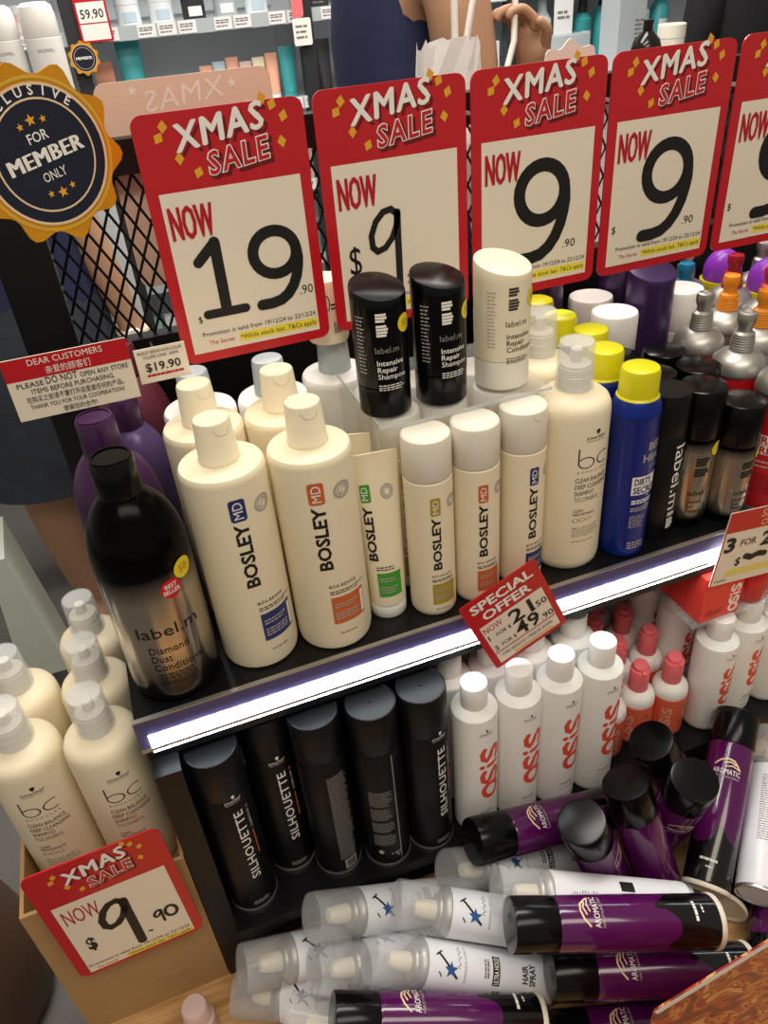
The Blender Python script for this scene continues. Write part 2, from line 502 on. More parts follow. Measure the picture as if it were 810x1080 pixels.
box('back_panel', -0.0548, XR - 0.031, 0.402, 0.410, 0.8505, 1.0395, 'rack_metal', rack)
# expanded metal: two families of slanting strands between the rails
gs = []
zb, zt, yp = 1.066, 1.252, 0.405
pit, run = 0.0178, (zt - zb) * 0.0178 / 0.036
x = -0.054 - run
while x < XR - 0.03 + run:
    for s in (1, -1):
        xa, xb = (x, x + run) if s > 0 else (x + run, x)
        za, zc = zb, zt
        lo, hi = -0.054, XR - 0.032
        k = (zc - za) / (xb - xa)
        def cl(px): return min(max(px, lo), hi)
        a2, b2 = cl(xa), cl(xb)
        if abs(a2 - b2) > 1e-4:
            z1 = za + (a2 - xa) * k; z2 = za + (b2 - xa) * k
            yy = yp + 0.0008 * s
            gs.append(tube_geo([(a2, yy, z1), (b2, yy, z2)], 0.0016, 4))
    x += pit
V, F = merge(*gs)
tag(mesh_obj('mesh_grille', V, F, 'rack_metal', rack, fix=False), 'black expanded metal mesh')

plinth = thing('wooden_plinth', 'light oak plinth under the black display rack', 'plinth', (0, 0, 0))
box('top_board', -0.256, XR + 0.1, -0.62, 0.375, ZD - 0.03, ZD, 'oak_wood', plinth, 0.002)
box('plinth_base', -0.245, XR + 0.06, -0.56, 0.36, 0.0, ZD - 0.03, 'oak_wood', plinth)

# ------------------------------------------------------------------ bottle builders (front of each faces -Y, base at z = 0)
def crest(x, y, s):                               # small heart-shaped head above a line of script
    return merge(ELL(x, y, 0.9 * s, 1.1 * s, 12), POLY([(x - 0.6 * s, y - 0.7 * s), (x + 0.6 * s, y - 0.7 * s), (x, y - 2.0 * s)]))
def schwarz(x, y, h, w):
    return merge(crest(x + w * 0.06, y + h * 2.3, h * 0.62), T('Schwarzkopf', h, x, y, w, shear=0.15, bold=0.005),
                 T('PROFESSIONAL', h * 0.45, x, y - h * 0.9, w * 0.9, sp=1.2))
def bosley_mark(R, P, x, z0, z1, col, h):
    zm = z0 + (z1 - z0) * 0.74
    wrap('lettering', T('BOSLEY', h, x + h / 2, z0, zm - z0, 'l', 90, bold=0.03), R, 'ink_black', P, big=True)
    zb = zm + (z1 - z0) * 0.025
    wrap('logo_box', RRECT(x - h * 0.62, zb, x + h * 0.62, z1, h * 0.25), R, col, P, big=True)
    wrap('lettering', T('MD', h * 0.72, x + h * 0.36, zb + (z1 - zb) * 0.12, (z1 - zb) * 0.76, 'l', 90, bold=0.02), R, 'ink_white', P, 0.0006)
def bosley_litre(col, sub):
    t = thing('shampoo_bottle', 'x', 'bottle'); R = 0.0385
    lathe_obj('body', [(0, 0), (0.0335, 0), (0.0372, 0.003), (0.0385, 0.010), (0.0385, 0.2120), (0.0381, 0.2158), (0.0364, 0.2188), (0.030, 0.2206), (0.0180, 0.2222), (0, 0.2222)], 'cream_plastic', t, 44)
    c = lathe_obj('cap', [(0.0, 0.2220), (0.0184, 0.2220), (0.0184, 0.2245), (0.0179, 0.2252), (0.0160, 0.2590), (0.0150, 0.2610), (0, 0.2615)], 'cream_plastic', t, 36)
    wrap('thumb_notch', STROKE(ARC(0, 0.2585, 0.0075, 0.008, 190, 350, 12), 0.0012), 0.0162, 'warm_white_plastic', c, 0.0007, big=True)
    bosley_mark(R, t, -0.012, 0.104, 0.200, col, 0.0118)
    wrap('emblem', merge(ELL(0.013, 0.186, 0.0095, 0.0088, 26, 0.72), ELL(0.013, 0.186, 0.0058, 0.0052, 22, 0.75), STROKE([(0.009, 0.182), (0.017, 0.190)], 0.0012)), R, 'ink_lightgrey', t)
    wrap('lettering', merge(T('BOS-' + sub, 0.0034, -0.0125, 0.0815, 0.028, 'l', bold=0.012, sp=1.15), LINES(-0.0125, 0.028, [0.0762, 0.0735], 0.0012, seed=3)), R, 'ink_black', t)
    wrap('colour_panel', RECT(-0.0125, 0.036, 0.0235, 0.0695), R, col, t)
    wrap('lettering', LINES(-0.010, 0.016, [0.060, 0.0565, 0.049, 0.0455, 0.042], 0.0017, seed=4), R, 'ink_lightgrey', t, 0.0006)
    wrap('panel_strip', RECT(0.0185, 0.039, 0.0222, 0.0665), R, 'ink_white', t, 0.0006)
    wrap('lettering', LINES(-0.008, 0.014, [0.0225], 0.0014, seed=5), R, 'ink_grey', t)
    return t
def bosley_slim(col, sub, flip):
    t = thing('shampoo_bottle', 'x', 'bottle'); R = 0.0242
    lathe_obj('body', [(0, 0), (0.0215, 0), (0.0238, 0.003), (R, 0.009), (R, 0.1625), (0.0234, 0.1635), (0, 0.1636)], 'cream_plastic', t, 36)
    c = lathe_obj('cap', [(0, 0.1642), (0.0234, 0.1642), (0.0241, 0.1652), (0.0241, 0.2035), (0.0232, 0.2068), (0.0215, 0.2082), (0, 0.2086)], 'warm_white_plastic', t, 36)
    if flip: wrap('thumb_notch', STROKE(ARC(0.004, 0.2065, 0.0105, 0.0085, 185, 355, 14), 0.0011), 0.0241, 'cream_plastic', c, 0.0004, big=True)
    bosley_mark(R, t, -0.003, 0.062, 0.148, col, 0.0082)
    wrap('emblem', merge(ELL(0.0165, 0.139, 0.0066, 0.0072, 24, 0.72), ELL(0.0165, 0.139, 0.004, 0.0045, 20, 0.72)), R, 'ink_lightgrey', t)
    wrap('lettering', merge(T('BOS-' + sub, 0.0027, -0.0095, 0.0525, 0.0215, 'l', bold=0.01, sp=1.15), LINES(-0.0095, 0.014, [0.0485, 0.0465], 0.001, seed=3)), R, 'ink_black', t)
    wrap('colour_panel', RECT(-0.0095, 0.0165, 0.0165, 0.0435), R, col, t)
    wrap('lettering', LINES(-0.007, 0.013, [0.0365, 0.034, 0.0275, 0.025, 0.0225], 0.0013, seed=4), R, 'ink_lightgrey', t, 0.0006)
    wrap('lettering', LINES(-0.007, 0.010, [0.0095], 0.0012, seed=5), R, 'ink_grey', t)
    return t
def bosley_tube():
    t = thing('cream_tube', 'x', 'tube')
    lathe_obj('cap', [(0, 0), (0.0185, 0), (0.0195, 0.0015), (0.0195, 0.0165), (0.0188, 0.0175), (0, 0.0176)], 'white_plastic', t, 32)
    H = 0.182; seg = 36; V, F = [], []
    def ab(z):
        k = max(0, (z - 0.022)) / (H - 0.022); return 0.0198 + 0.0024 * k, 0.0198 * (1 - k ** 1.35) + 0.0009
    zs = [0.0178, 0.022] + [0.022 + (H - 0.022) * i / 12 for i in range(1, 13)] + [H + 0.009]
    for z in zs:
        a, b = ab(min(z, H))
        for i in range(seg):
            an = 2 * PI * i / seg; V.append((a * math.sin(an), -b * math.cos(an), z))
    for r in range(len(zs) - 1):
        for i in range(seg):
            j = (i + 1) % seg; F.append((r * seg + i, r * seg + j, r * seg + seg + j, r * seg + seg + i))
    F.append(tuple(range(seg))); F.append(tuple((len(zs) - 1) * seg + i for i in range(seg)))
    mesh_obj('tube_body', V, F, 'cream_plastic', t, True)
    def on(name, g, m, lift):
        g = slice_x(g, 0.003); W = []
        for x, z in g[0]:
            a, b = ab(z); an = x / 0.021
            W.append(((a + lift) * math.sin(an), -(b + lift) * math.cos(an), z))
        mesh_obj(name, W, g[1], m, t, fix=False)
    on('lettering', T('BOSLEY', 0.0095, -0.009, 0.075, 0.062, 'l', 90, bold=0.03), 'ink_black', 0.0006)
    on('logo_box', RRECT(-0.0195, 0.141, -0.0080, 0.160, 0.002), 'ink_green', 0.0006)
    on('lettering', T('MD', 0.007, -0.0105, 0.1435, 0.014, 'l', 90, bold=0.02), 'ink_white', 0.0010)
    on('emblem', merge(ELL(0.008, 0.150, 0.0066, 0.0082, 24, 0.72), ELL(0.008, 0.150, 0.004, 0.005, 20, 0.72)), 'ink_lightgrey', 0.0006)
    on('colour_panel', RECT(-0.012, 0.031, 0.014, 0.060, 0.003), 'ink_green', 0.0006)
    on('lettering', LINES(-0.010, 0.010, [0.053, 0.050, 0.042, 0.039, 0.036], 0.0014, seed=6), 'ink_lightgrey', 0.0010)
    on('lettering', LINES(-0.012, 0.008, [0.0665, 0.0635], 0.0012, seed=7), 'ink_black', 0.0006)
    return t
def bonacure(R=0.038):
    t = thing('shampoo_bottle', 'x', 'bottle'); k = R / 0.038
    lathe_obj('body', [(0, 0), (0.033 * k, 0), (0.0366 * k, 0.004), (R, 0.012), (R, 0.184), (0.0371 * k, 0.1915), (0.0345 * k, 0.1975), (0.0295 * k, 0.2017), (0.0225, 0.2042), (0.0195, 0.2062), (0, 0.2066)], 'cream_plastic', t, 44)
    c = lathe_obj('cap', [(0.0186, 0.2068), (0.0192, 0.2075), (0.0192, 0.2215), (0.0184, 0.2225), (0.0178, 0.2515), (0.0166, 0.2545), (0, 0.2552), (0, 0.2540), (0.016, 0.2532), (0.0168, 0.250), (0.0174, 0.2225), (0.0182, 0.2068)], 'frosted_cap', t, 32)
    pr = [(0, 0.2068), (0.0160, 0.2068)]
    for i in range(9): pr += [(0.0160, 0.2075 + i * 0.0026), (0.0152, 0.2083 + i * 0.0026)]
    lathe_obj('cap_core', pr + [(0.0148, 0.232), (0.006, 0.234), (0.0055, 0.246), (0, 0.246)], 'warm_white_plastic', c, 28)
    x = 0.004
    def wrap(nm, g, R_, m_, p_, lift=0.0003, big=True):
        return wrap_any(nm, ([(x + (a_ - x) * 1.34, b_) for a_, b_ in g[0]], g[1]), R_, m_, p_, lift, 0.0, True)
    wrap('lettering', schwarz(x + 0.001, 0.1645, 0.0034, 0.0175), R, 'ink_black', t)
    bc = merge(STROKE([(x - 0.0125, 0.1545), (x - 0.0125, 0.1385)] + ARC(x - 0.0062, 0.1385, 0.0063, 0.0062, 180, 505, 22), 0.0011),
               STROKE(ARC(x + 0.0098, 0.1400, 0.0068, 0.0068, 62, 298, 20), 0.0011))
    wrap('lettering', bc, R, 'ink_brown', t, big=True)
    wrap('lettering', T('BONACURE', 0.0024, x, 0.1265, 0.026, sp=1.6), R, 'ink_grey', t)
    L = merge(T('CLEAN BALANCE', 0.0054, x - 0.0140, 0.1155, 0.0285, 'l', bold=0.014), T('DEEP CLEANSING', 0.0054, x - 0.0140, 0.1075, 0.0305, 'l', bold=0.014),
              T('SHAMPOO', 0.0054, x - 0.0140, 0.0995, 0.0165, 'l', bold=0.014), T('CLEAN', 0.0034, x - 0.0140, 0.0790, 0.0078, 'l', bold=0.012), T('PERFORMANCE', 0.0034, x - 0.0140, 0.0740, 0.0185, 'l', bold=0.012))
    wrap('lettering', L, R, 'ink_brown', t, big=True)
    wrap('lettering', T('TOCOPHEROL', 0.0052, x - 0.0140, 0.0918, 0.0215, 'l'), R, 'ink_grey', t, big=True)
    wrap('emblem', merge(*[ELL(x - 0.0118 + i * 0.0056, 0.0685, 0.0025, None, 16, 0.8) for i in range(3)]), R, 'ink_grey', t)
    wrap('lettering', LINES(x - 0.014, x + 0.012, [0.058, 0.0553, 0.0526, 0.050, 0.0473, 0.040], 0.0009, 0.003, seed=8), R, 'ink_grey', t)
    return t
def dome_bottle(bodymat, capmat):
    t = thing('conditioner_bottle', 'x', 'bottle'); R = 0.041
    pr = [(0, 0), (0.0355, 0), (0.0395, 0.004), (R, 0.014), (R, 0.152)]
    for i in range(1, 11):
        z = 0.152 + 0.063 * math.sin(i / 10 * PI / 2); pr.append((R * (1 - ((z - 0.152) / 0.0690) ** 2.1) ** 0.5, z))
    pr += [(0.0175, 0.2162), (0, 0.2163)]
    lathe_obj('body', pr, bodymat, t, 48, 50)
    c = lathe_obj('cap', [(0, 0.2152), (0.0178, 0.2152), (0.0182, 0.2165), (0.0174, 0.2475), (0.0164, 0.2492), (0, 0.2496)], capmat, t, 36)
    lathe_obj('cap_rim', [(0.0142, 0.2494), (0.0158, 0.2494), (0.0158, 0.2506), (0.0142, 0.2506), (0.0142, 0.2494)], capmat, c, 32)
    return t
def diamond_litre():
    t = dome_bottle('diamond_metal', 'black_gloss'); R = 0.041
    wrap('lettering', T('label.m', 0.0122, 0.001, 0.0845, 0.056, bold=0.006), R, 'ink_black', t, big=True)
    wrap('lettering', merge(T('Diamond', 0.0078, -0.021, 0.0655, 0.035, 'l'), T('Dust', 0.0078, -0.021, 0.0550, 0.018, 'l'), T('Conditioner', 0.0078, -0.021, 0.0445, 0.049, 'l')), R, 'ink_black', t, big=True)
    wrap('lettering', LINES(-0.019, 0.016, [0.039, 0.0362, 0.0334, 0.030, 0.0272], 0.0010, seed=9), R, 'ink_black', t)
    s = wrap('round_sticker', ELL(0.013, 0.1325, 0.0098, None, 30), R, 'sticker_red', t, 0.0005, big=True)
    wrap('lettering', merge(T('BEST', 0.0042, 0.013, 0.1338, 0.011, bold=0.02), T('SELLER', 0.0042, 0.013, 0.1278, 0.0155, bold=0.02)), R, 'ink_white', s, 0.0009)
    s = wrap('round_sticker', ELL(0.0285, 0.1455, 0.0098, None, 30), R, 'sticker_yellow', t, 0.0009, big=True)
    wrap('lettering', T('50', 0.007, 0.0285, 0.1422, bold=0.0), R, 'ink_orange', s, 0.0012)
    return t
def oval_can(bodymat, capmat, ink, lines, H=0.130, seam=0.030, R=0.0254, tilt=0.24):
    t = thing('shampoo_bottle', 'x', 'bottle')
    lathe_obj('cap', [(0, 0), (R * 0.93, 0), (R * 0.985, 0.002), (R * 0.985, seam - 0.0006), (R * 0.95, seam), (0, seam)], capmat, t, 40)
    seg = 40; V, F = [], []
    zs = [seam + 0.0003, seam + 0.001, H - 0.024]
    for i in range(seg):
        pass
    rings = []
    def ring(r, zf):
        ids = []
        for i in range(seg):
            a = 2 * PI * i / seg; x_, y_ = r * math.sin(a), -r * math.cos(a)
            V.append((x_, y_, zf(x_, y_))); ids.append(len(V) - 1)
        rings.append(ids)
    top = lambda x_, y_: H - 0.011 + tilt * y_ - tilt * 0.35 * x_
    ring(R * 0.97, lambda x_, y_: zs[0]); ring(R, lambda x_, y_: zs[1]); ring(R, lambda x_, y_: zs[2])
    ring(R, lambda x_, y_: top(x_, y_) - 0.002); ring(R * 0.975, lambda x_, y_: top(x_, y_) - 0.0003)
    for k in (0.8, 0.55, 0.3): ring(R * k, lambda x_, y_: top(x_, y_) + 0.0015 * (1 - k * k))
    for A, B in zip(rings, rings[1:]):
        for i in range(seg):
            j = (i + 1) % seg; F.append((A[i], A[j], B[j], B[i]))
    F.append(tuple(rings[0])); F.append(tuple(rings[-1]))
    mesh_obj('body', V, F, bodymat, t, True, 30)
    if lines:
        k = H / 0.130; x0 = -0.012
        wrap('lettering', merge(*[T(s_, 0.0050, x0, 0.0535 * k - i * 0.0066, None, 'l', bold=0.008) for i, s_ in enumerate(lines)]), R, ink, t, big=True)
        wrap('lettering', LINES(x0, 0.014, [0.0335 * k + 0.0, 0.0313 * k, 0.0291 * k], 0.0009, 0.003, seed=10), R, ink, t)
        wrap('lettering', T('label.m', 0.0056, x0 - 0.001, 0.0655 * k, 0.0225, 'l', bold=0.01), R, 'silver' if ink == 'ink_white' else ink, t, big=True)
        wrap('logo_block', merge(*[RECT(-0.0105, z, -0.0105 + w, z + 0.0022) for z, w in ((0.1000, 0.0095), (0.0972, 0.010), (0.0944, 0.008), (0.0895, 0.0092), (0.0867, 0.0105), (0.0839, 0.0098), (0.0811, 0.0088))]), R, ink, t)
        wrap('lettering', LINES(-0.031, -0.022, [0.045 + 0.0035 * i for i in range(16)], 0.0012, 0.003, seed=12), R, 'ink_lightgrey', t)
        s = wrap('round_sticker', ELL(0.0185, 0.089, 0.0085, None, 26), R, 'sticker_yellow', t, 0.0006, big=True)
        wrap('lettering', T('50', 0.006, 0.0185, 0.0862), R, 'ink_olive', s, 0.001)
    return t
def blue_aerosol():
    t = thing('dry_shampoo_can', 'x', 'spray can'); R = 0.0252
    lathe_obj('body', [(0, 0.001), (0.0235, 0.001), (0.0250, 0.003), (R, 0.007), (R, 0.172), (0.0256, 0.1735), (0.0256, 0.1755), (R, 0.177), (0.0245, 0.183), (0.0226, 0.1885), (0.021, 0.1905), (0, 0.191)], 'blue_can', t, 40)
    lathe_obj('cap', [(0, 0.188), (0.0213, 0.188), (0.0215, 0.1905), (0.0198, 0.1925), (0.0195, 0.2165), (0.0182, 0.2202), (0.0150, 0.2218), (0, 0.2222)], 'yellow_cap', t, 36)
    wrap('lettering', merge(T('BED', 0.0088, 0.0015, 0.137, 0.0205, 'l', bold=0.02), T('HEAD', 0.0088, -0.0035, 0.1235, 0.030, 'l', bold=0.02), T('TIGI', 0.0052, 0.008, 0.1135, None, 'l')), R, 'ink_lightgrey', t, big=True)
    wrap('label_panel', RECT(-0.0125, 0.084, 0.024, 0.1065), R, 'ink_white', t)
    wrap('lettering', merge(T('DIRTY', 0.0078, -0.010, 0.0965, 0.020, 'l', bold=0.02), T('SECRET', 0.0078, -0.0105, 0.0860, 0.0285, 'l', bold=0.02)), R, 'ink_navy', t, 0.0007, big=True)
    wrap('lettering', LINES(-0.011, 0.018, [0.0755, 0.0725], 0.0018, seed=13), R, 'ink_white', t)
    wrap('lettering', merge(LINES(-0.011, 0.018, [0.066, 0.063], 0.0016, seed=14), LINES(-0.011, 0.008, [0.056 - 0.0024 * i for i in range(7)], 0.0010, 0.003, seed=15), LINES(-0.010, 0.012, [0.020, 0.0165, 0.013], 0.0018, seed=16)), R, 'ink_lightgrey', t)
    return t
def black_spray():
    t = thing('hairspray_can', 'x', 'spray can'); R = 0.0235
    lathe_obj('body', [(0, 0.001), (0.0222, 0.001), (R, 0.003), (R, 0.132), (0.0230, 0.133), (0, 0.1332)], 'black_satin', t, 36)
    lathe_obj('cap', [(0, 0.1334), (0.0230, 0.1334), (0.0233, 0.1345), (0.0233, 0.179), (0.0226, 0.1805), (0, 0.1810)], 'black_satin', t, 36)
    wrap('lettering', T('label.m', 0.0155, 0.0005, 0.122, 0.082, 'l', -90, bold=0.012), R, 'ink_white', t, big=True)
    wrap('lettering', merge(*[RECT(0.0015, z, 0.0015 + w, z + 0.002) for z, w in ((0.034, 0.010), (0.0312, 0.012), (0.026, 0.009), (0.0232, 0.011), (0.0204, 0.0105), (0.0176, 0.012), (0.0148, 0.009))]), R, 'ink_white', t)
    wrap('lettering', merge(*[STROKE([(0.0215 + 0.0016 * i, 0.112 - 0.006 * i), (0.0215 + 0.0016 * i, 0.055 + 0.01 * i)], 0.0008, False) for i in range(3)]), R, 'ink_white', t)
    return t
def diamond_small(H):
    t = thing('shampoo_bottle', 'x', 'bottle'); R = 0.0248; k = H / 0.174
    b = lathe_obj('body', [(0, 0.0005), (0.0225, 0.0005), (0.0243, 0.003), (R, 0.008), (R, 0.112), (0.0244, 0.116), (0, 0.1162)], 'diamond_metal_small', t, 40)
    c = lathe_obj('cap', [(0, 0.1166), (0.0250, 0.1166), (0.0253, 0.118), (0.0253, 0.169), (0.0242, 0.1725), (0.0215, 0.1738), (0, 0.1728)], 'black_gloss', t, 40)
    wrap('lettering', merge(T('label', 0.0062, -0.008, 0.046, 0.0185, 'l'), T('Diamond', 0.0045, -0.008, 0.0355, 0.0165, 'l'), T('Dust', 0.0045, -0.008, 0.0292, 0.0085, 'l'), T('Shampoo', 0.0045, -0.008, 0.0229, 0.019, 'l')), R, 'ink_black', t, big=True)
    wrap('logo_block', merge(*[RECT(-0.004, z, -0.004 + w, z + 0.0026) for z, w in ((0.092, 0.0155), (0.0885, 0.014), (0.085, 0.012), (0.0785, 0.015), (0.075, 0.0165), (0.0715, 0.013))]), R, 'ink_black', t)
    s = wrap('round_sticker', ELL(0.0205, 0.103, 0.0085, None, 26), R, 'sticker_yellow', t, 0.0006, big=True)
    wrap('lettering', LINES(-0.020, -0.0125, [0.030 + 0.003 * i for i in range(20)], 0.0011, 0.003, seed=18), R, 'ink_grey', t)
    if k != 1:
        for ch_ in t.children: ch_.scale.z = k
    return t
def nozzle_can(bodymat, nozmat, H=0.21, tall=False):
    t = thing('styling_can', 'x', 'spray can'); R = 0.0305; z = H - 0.062
    lathe_obj('body', [(0, 0.002), (0.0288, 0.002), (0.0302, 0.004), (R, 0.008), (R, z - 0.012), (0.0300, z - 0.009), (0, z - 0.009)], bodymat, t, 40)
    lathe_obj('base_rim', [(0.0285, 0.0), (0.0309, 0.0), (0.0311, 0.003), (0.0306, 0.006), (0.0285, 0.0055), (0.0285, 0.0)], 'steel_rim', t, 36)
    s = lathe_obj('shoulder', [(0, z - 0.0088), (0.0300, z - 0.0088), (0.0312, z - 0.007), (0.0312, z - 0.004), (0.0290, z + 0.006), (0.0235, z + 0.0125), (0.0160, z + 0.0165), (0.0125, z + 0.018), (0, z + 0.018)], 'silver', t, 40)
    pr = [(0, z + 0.0182), (0.0135, z + 0.0182)]
    for i in range(6): pr += [(0.0135 - 0.0002 * i, z + 0.0192 + i * 0.0030), (0.0129 - 0.0002 * i, z + 0.0205 + i * 0.0030)]
    pr += [(0.0118, z + 0.0375), (0.0082, z + 0.0400), (0.0078, z + 0.0450), (0.0100, z + 0.0500), (0.0106, z + 0.0575), (0.0096, z + 0.0612), (0.0070, z + 0.062), (0.0062, z + 0.0605), (0, z + 0.0605)]
    lathe_obj('nozzle', pr, nozmat, t, 30)
    if bodymat == 'red_can':
        wrap('lettering', merge(RECT(-0.024, z - 0.065, 0.012, z - 0.0535), RECT(-0.024, z - 0.0775, 0.012, z - 0.066)), R, 'ink_white', t)
        wrap('lettering', merge(T('RE', 0.0085, -0.023, z - 0.0635, 0.013, 'l', bold=0.03), T('RE', 0.0085, -0.023, z - 0.076, 0.013, 'l', bold=0.03)), R, 'ink_red', t, 0.0006, big=True)
        wrap('lettering', LINES(-0.024, 0.012, [z - 0.088, z - 0.094], 0.0022, seed=20), R, 'ink_lightgrey', t)
        wrap('lettering', LINES(-0.024, 0.012, [z - 0.104 - 0.0035 * i for i in range(8)], 0.0012, seed=21), R, 'ink_darkred', t)
    return t
def dome_cap_can():
    t = thing('styling_can', 'x', 'bottle'); R = 0.030
    lathe_obj('body', [(0, 0), (0.0285, 0), (R, 0.004), (R, 0.150), (0.0295, 0.158), (0, 0.1582)], 'yellow_cap', t, 36)
    pr = [(0, 0.1585), (0.0262, 0.1585)] + [(0.0262 * math.cos(a), 0.170 + 0.030 * math.sin(a)) for a in [i * PI / 2 / 9 for i in range(9)]] + [(0, 0.200)]
    lathe_obj('dome_cap', pr, 'purple_dome', t, 36, 60)
    return t
def white_jar_can():
    t = thing('hair_product_bottle', 'x', 'bottle'); R = 0.0285
    lathe_obj('body', [(0, 0), (0.0265, 0), (R, 0.004), (R, 0.148), (0.0275, 0.149), (0, 0.1492)], 'warm_white_plastic', t, 40)
    lathe_obj('cap', [(0, 0.1496), (0.0275, 0.1496), (0.0283, 0.151), (0.0283, 0.196), (0.0270, 0.1995), (0.0240, 0.2004), (0.0232, 0.1998), (0, 0.1998)], 'white_plastic', t, 40)
    wrap('lettering', LINES(-0.012, 0.004, [0.105 + 0.0045 * i for i in range(9)], 0.0020, 0.005, seed=22), R, 'ink_grey', t)
    return t
def silhouette(kind):
    t = thing('hairspray_can', 'x', 'spray can'); R = 0.0278
    lathe_obj('body', [(0, 0.002), (0.0262, 0.002), (0.0270, 0.0035), (R, 0.007), (R, 0.203), (0.0270, 0.2045), (0, 0.2047)], 'black_satin', t, 40)
    lathe_obj('base_rim', [(0.0262, 0.0), (0.0280, 0.0), (0.0286, 0.0015), (0.0286, 0.0035), (0.0279, 0.0050), (0.0262, 0.0045), (0.0262, 0.0)], 'steel_rim', t, 36)
    c = lathe_obj('cap', [(0, 0.2050), (0.0272, 0.2050), (0.0276, 0.2060), (0.0276, 0.2608), (0.0268, 0.2625), (0.0258, 0.2628), (0.0252, 0.2620), (0.002, 0.2620), (0.0014, 0.2632), (0, 0.2634)], 'black_satin', t, 40)
    if kind == 'front':
        wrap('lettering', T('SILHOUETTE', 0.0098, 0.0075, 0.062, 0.122, 'l', 90, bold=0.012, sp=1.08), R, 'ink_white', t, big=True)
        wrap('lettering', schwarz(0.001, 0.212 - 0.0105, 0.0034, 0.0185), R, 'ink_white', t)
        wrap('lettering', T('invisible hold', 0.0028, 0.0150, 0.146, 0.030, 'l', 90), R, 'ink_white', t)
        wrap('lettering', merge(STROKE([(0.0140, 0.098), (0.0140, 0.140)], 0.0016, False), ELL(0.0140, 0.182, 0.0014, 0.0022, 10)), R, 'ink_orange', t)
        wrap('lettering', LINES(-0.009, 0.014, [0.018, 0.0155, 0.013], 0.0011, 0.003, seed=23), R, 'ink_lightgrey', t)
    elif kind == 'text':
        wrap('label_panel', merge(LINES(-0.004, 0.0215, [0.030 + 0.0030 * i for i in range(51)], 0.0017, 0.005, 0.0005, seed=24)), R, 'ink_grey', t)
        wrap('barcode', RECT(0.0005, 0.009, 0.0165, 0.0265), R, 'ink_lightgrey', t)
        wrap('barcode', merge(*[RECT(0.0025 + i * 0.00115, 0.012, 0.0025 + i * 0.00115 + (0.0004 + 0.0003 * (i % 3)), 0.0245) for i in range(11)]), R, 'ink_black', t, 0.0006)
    else:
        gs_ = []
        for z0, n in ((0.118, 9), (0.093, 7), (0.070, 6), (0.044, 7)):
            gs_.append(LINES(-0.024, 0.003, [z0 + 0.0030 * i for i in range(n)], 0.0016, 0.005, 0.0005, seed=int(z0 * 1000)))
        wrap('label_panel', merge(*gs_), R, 'ink_grey', t)
        wrap('emblem', merge(ELL(-0.017, 0.030, 0.0032, 0.004, 14), ELL(0.001, 0.0255, 0.0018), ELL(0.0055, 0.0255, 0.0018), ELL(0.003, 0.0205, 0.0018), ELL(-0.004, 0.0255, 0.0014)), R, 'ink_lightgrey', t)
        wrap('seam_line', RECT(0.0066, 0.006, 0.0082, 0.200), R, 'steel_rim', t)
    return t
def osis_letters(x, z0, z1, h):
    """rounded ribbon letters running up the can; local u along the can, v across it"""
    L = z1 - z0; w = 0.215 * h; gs_ = []
    def m(pts): return [(x - v * h, z0 + u * L) for u, v in pts]
    u0 = 0.11
    gs_.append(STROKE(m([(u0 + 0.135 * math.cos(a), -0.02 + 0.36 * math.sin(a)) for a in [i * 2 * PI / 20 for i in range(21)]]), w))
    def s_shape(c, wd):
        top = [(c + wd * 0.9, 0.30), (c + wd * 0.3, 0.40), (c - wd * 0.5, 0.36), (c - wd * 0.8, 0.20), (c - wd * 0.4, 0.06)]
        bot = [(c + wd * 0.4, -0.06), (c + wd * 0.8, -0.20), (c + wd * 0.5, -0.36), (c - wd * 0.3, -0.40), (c - wd * 0.9, -0.30)]
        return top + bot
    gs_.append(STROKE(m(s_shape(0.40, 0.13)), w))
    gs_.append(STROKE(m([(0.625, -0.36), (0.625, 0.12)]), w)); gs_.append(STROKE(m([(0.625, 0.40), (0.626, 0.41)]), w * 1.1))
    gs_.append(STROKE(m(s_shape(0.85, 0.13)), w))
    return merge(*gs_)
def osis_can(H):
    t = thing('hairspray_can', 'x', 'spray can'); R = 0.0268; s = H - 0.038
    lathe_obj('body', [(0, 0.0005), (0.0245, 0.0005), (0.0262, 0.003), (R, 0.008), (R, s - 0.003), (0.0262, s - 0.0004), (0.0240, s + 0.0015), (0.0160, s + 0.006), (0, s + 0.006)], 'white_plastic', t, 40)
    lathe_obj('cap', [(0, s + 0.0062), (0.0150, s + 0.0062), (0.0156, s + 0.0072), (0.0156, H - 0.0012), (0.0148, H), (0, H + 0.0002)], 'white_plastic', t, 32)
    k = s / 0.205
    wrap('lettering', osis_letters(0.0095, 0.072 * k, 0.160 * k, 0.0290), R, 'ink_osis', t, big=True)
    wrap('lettering', schwarz(0.003, 0.183 * k, 0.0026, 0.0165), R, 'ink_black', t)
    wrap('lettering', merge(T('FREEZE', 0.0030, 0.004, 0.040 * k, 0.0165, bold=0.02, sp=1.35)), R, 'ink_brown', t)
    wrap('lettering', LINES(-0.006, 0.015, [0.034 * k, 0.0305 * k, 0.018 * k], 0.0009, 0.003, seed=25), R, 'ink_lightgrey', t)
    return t
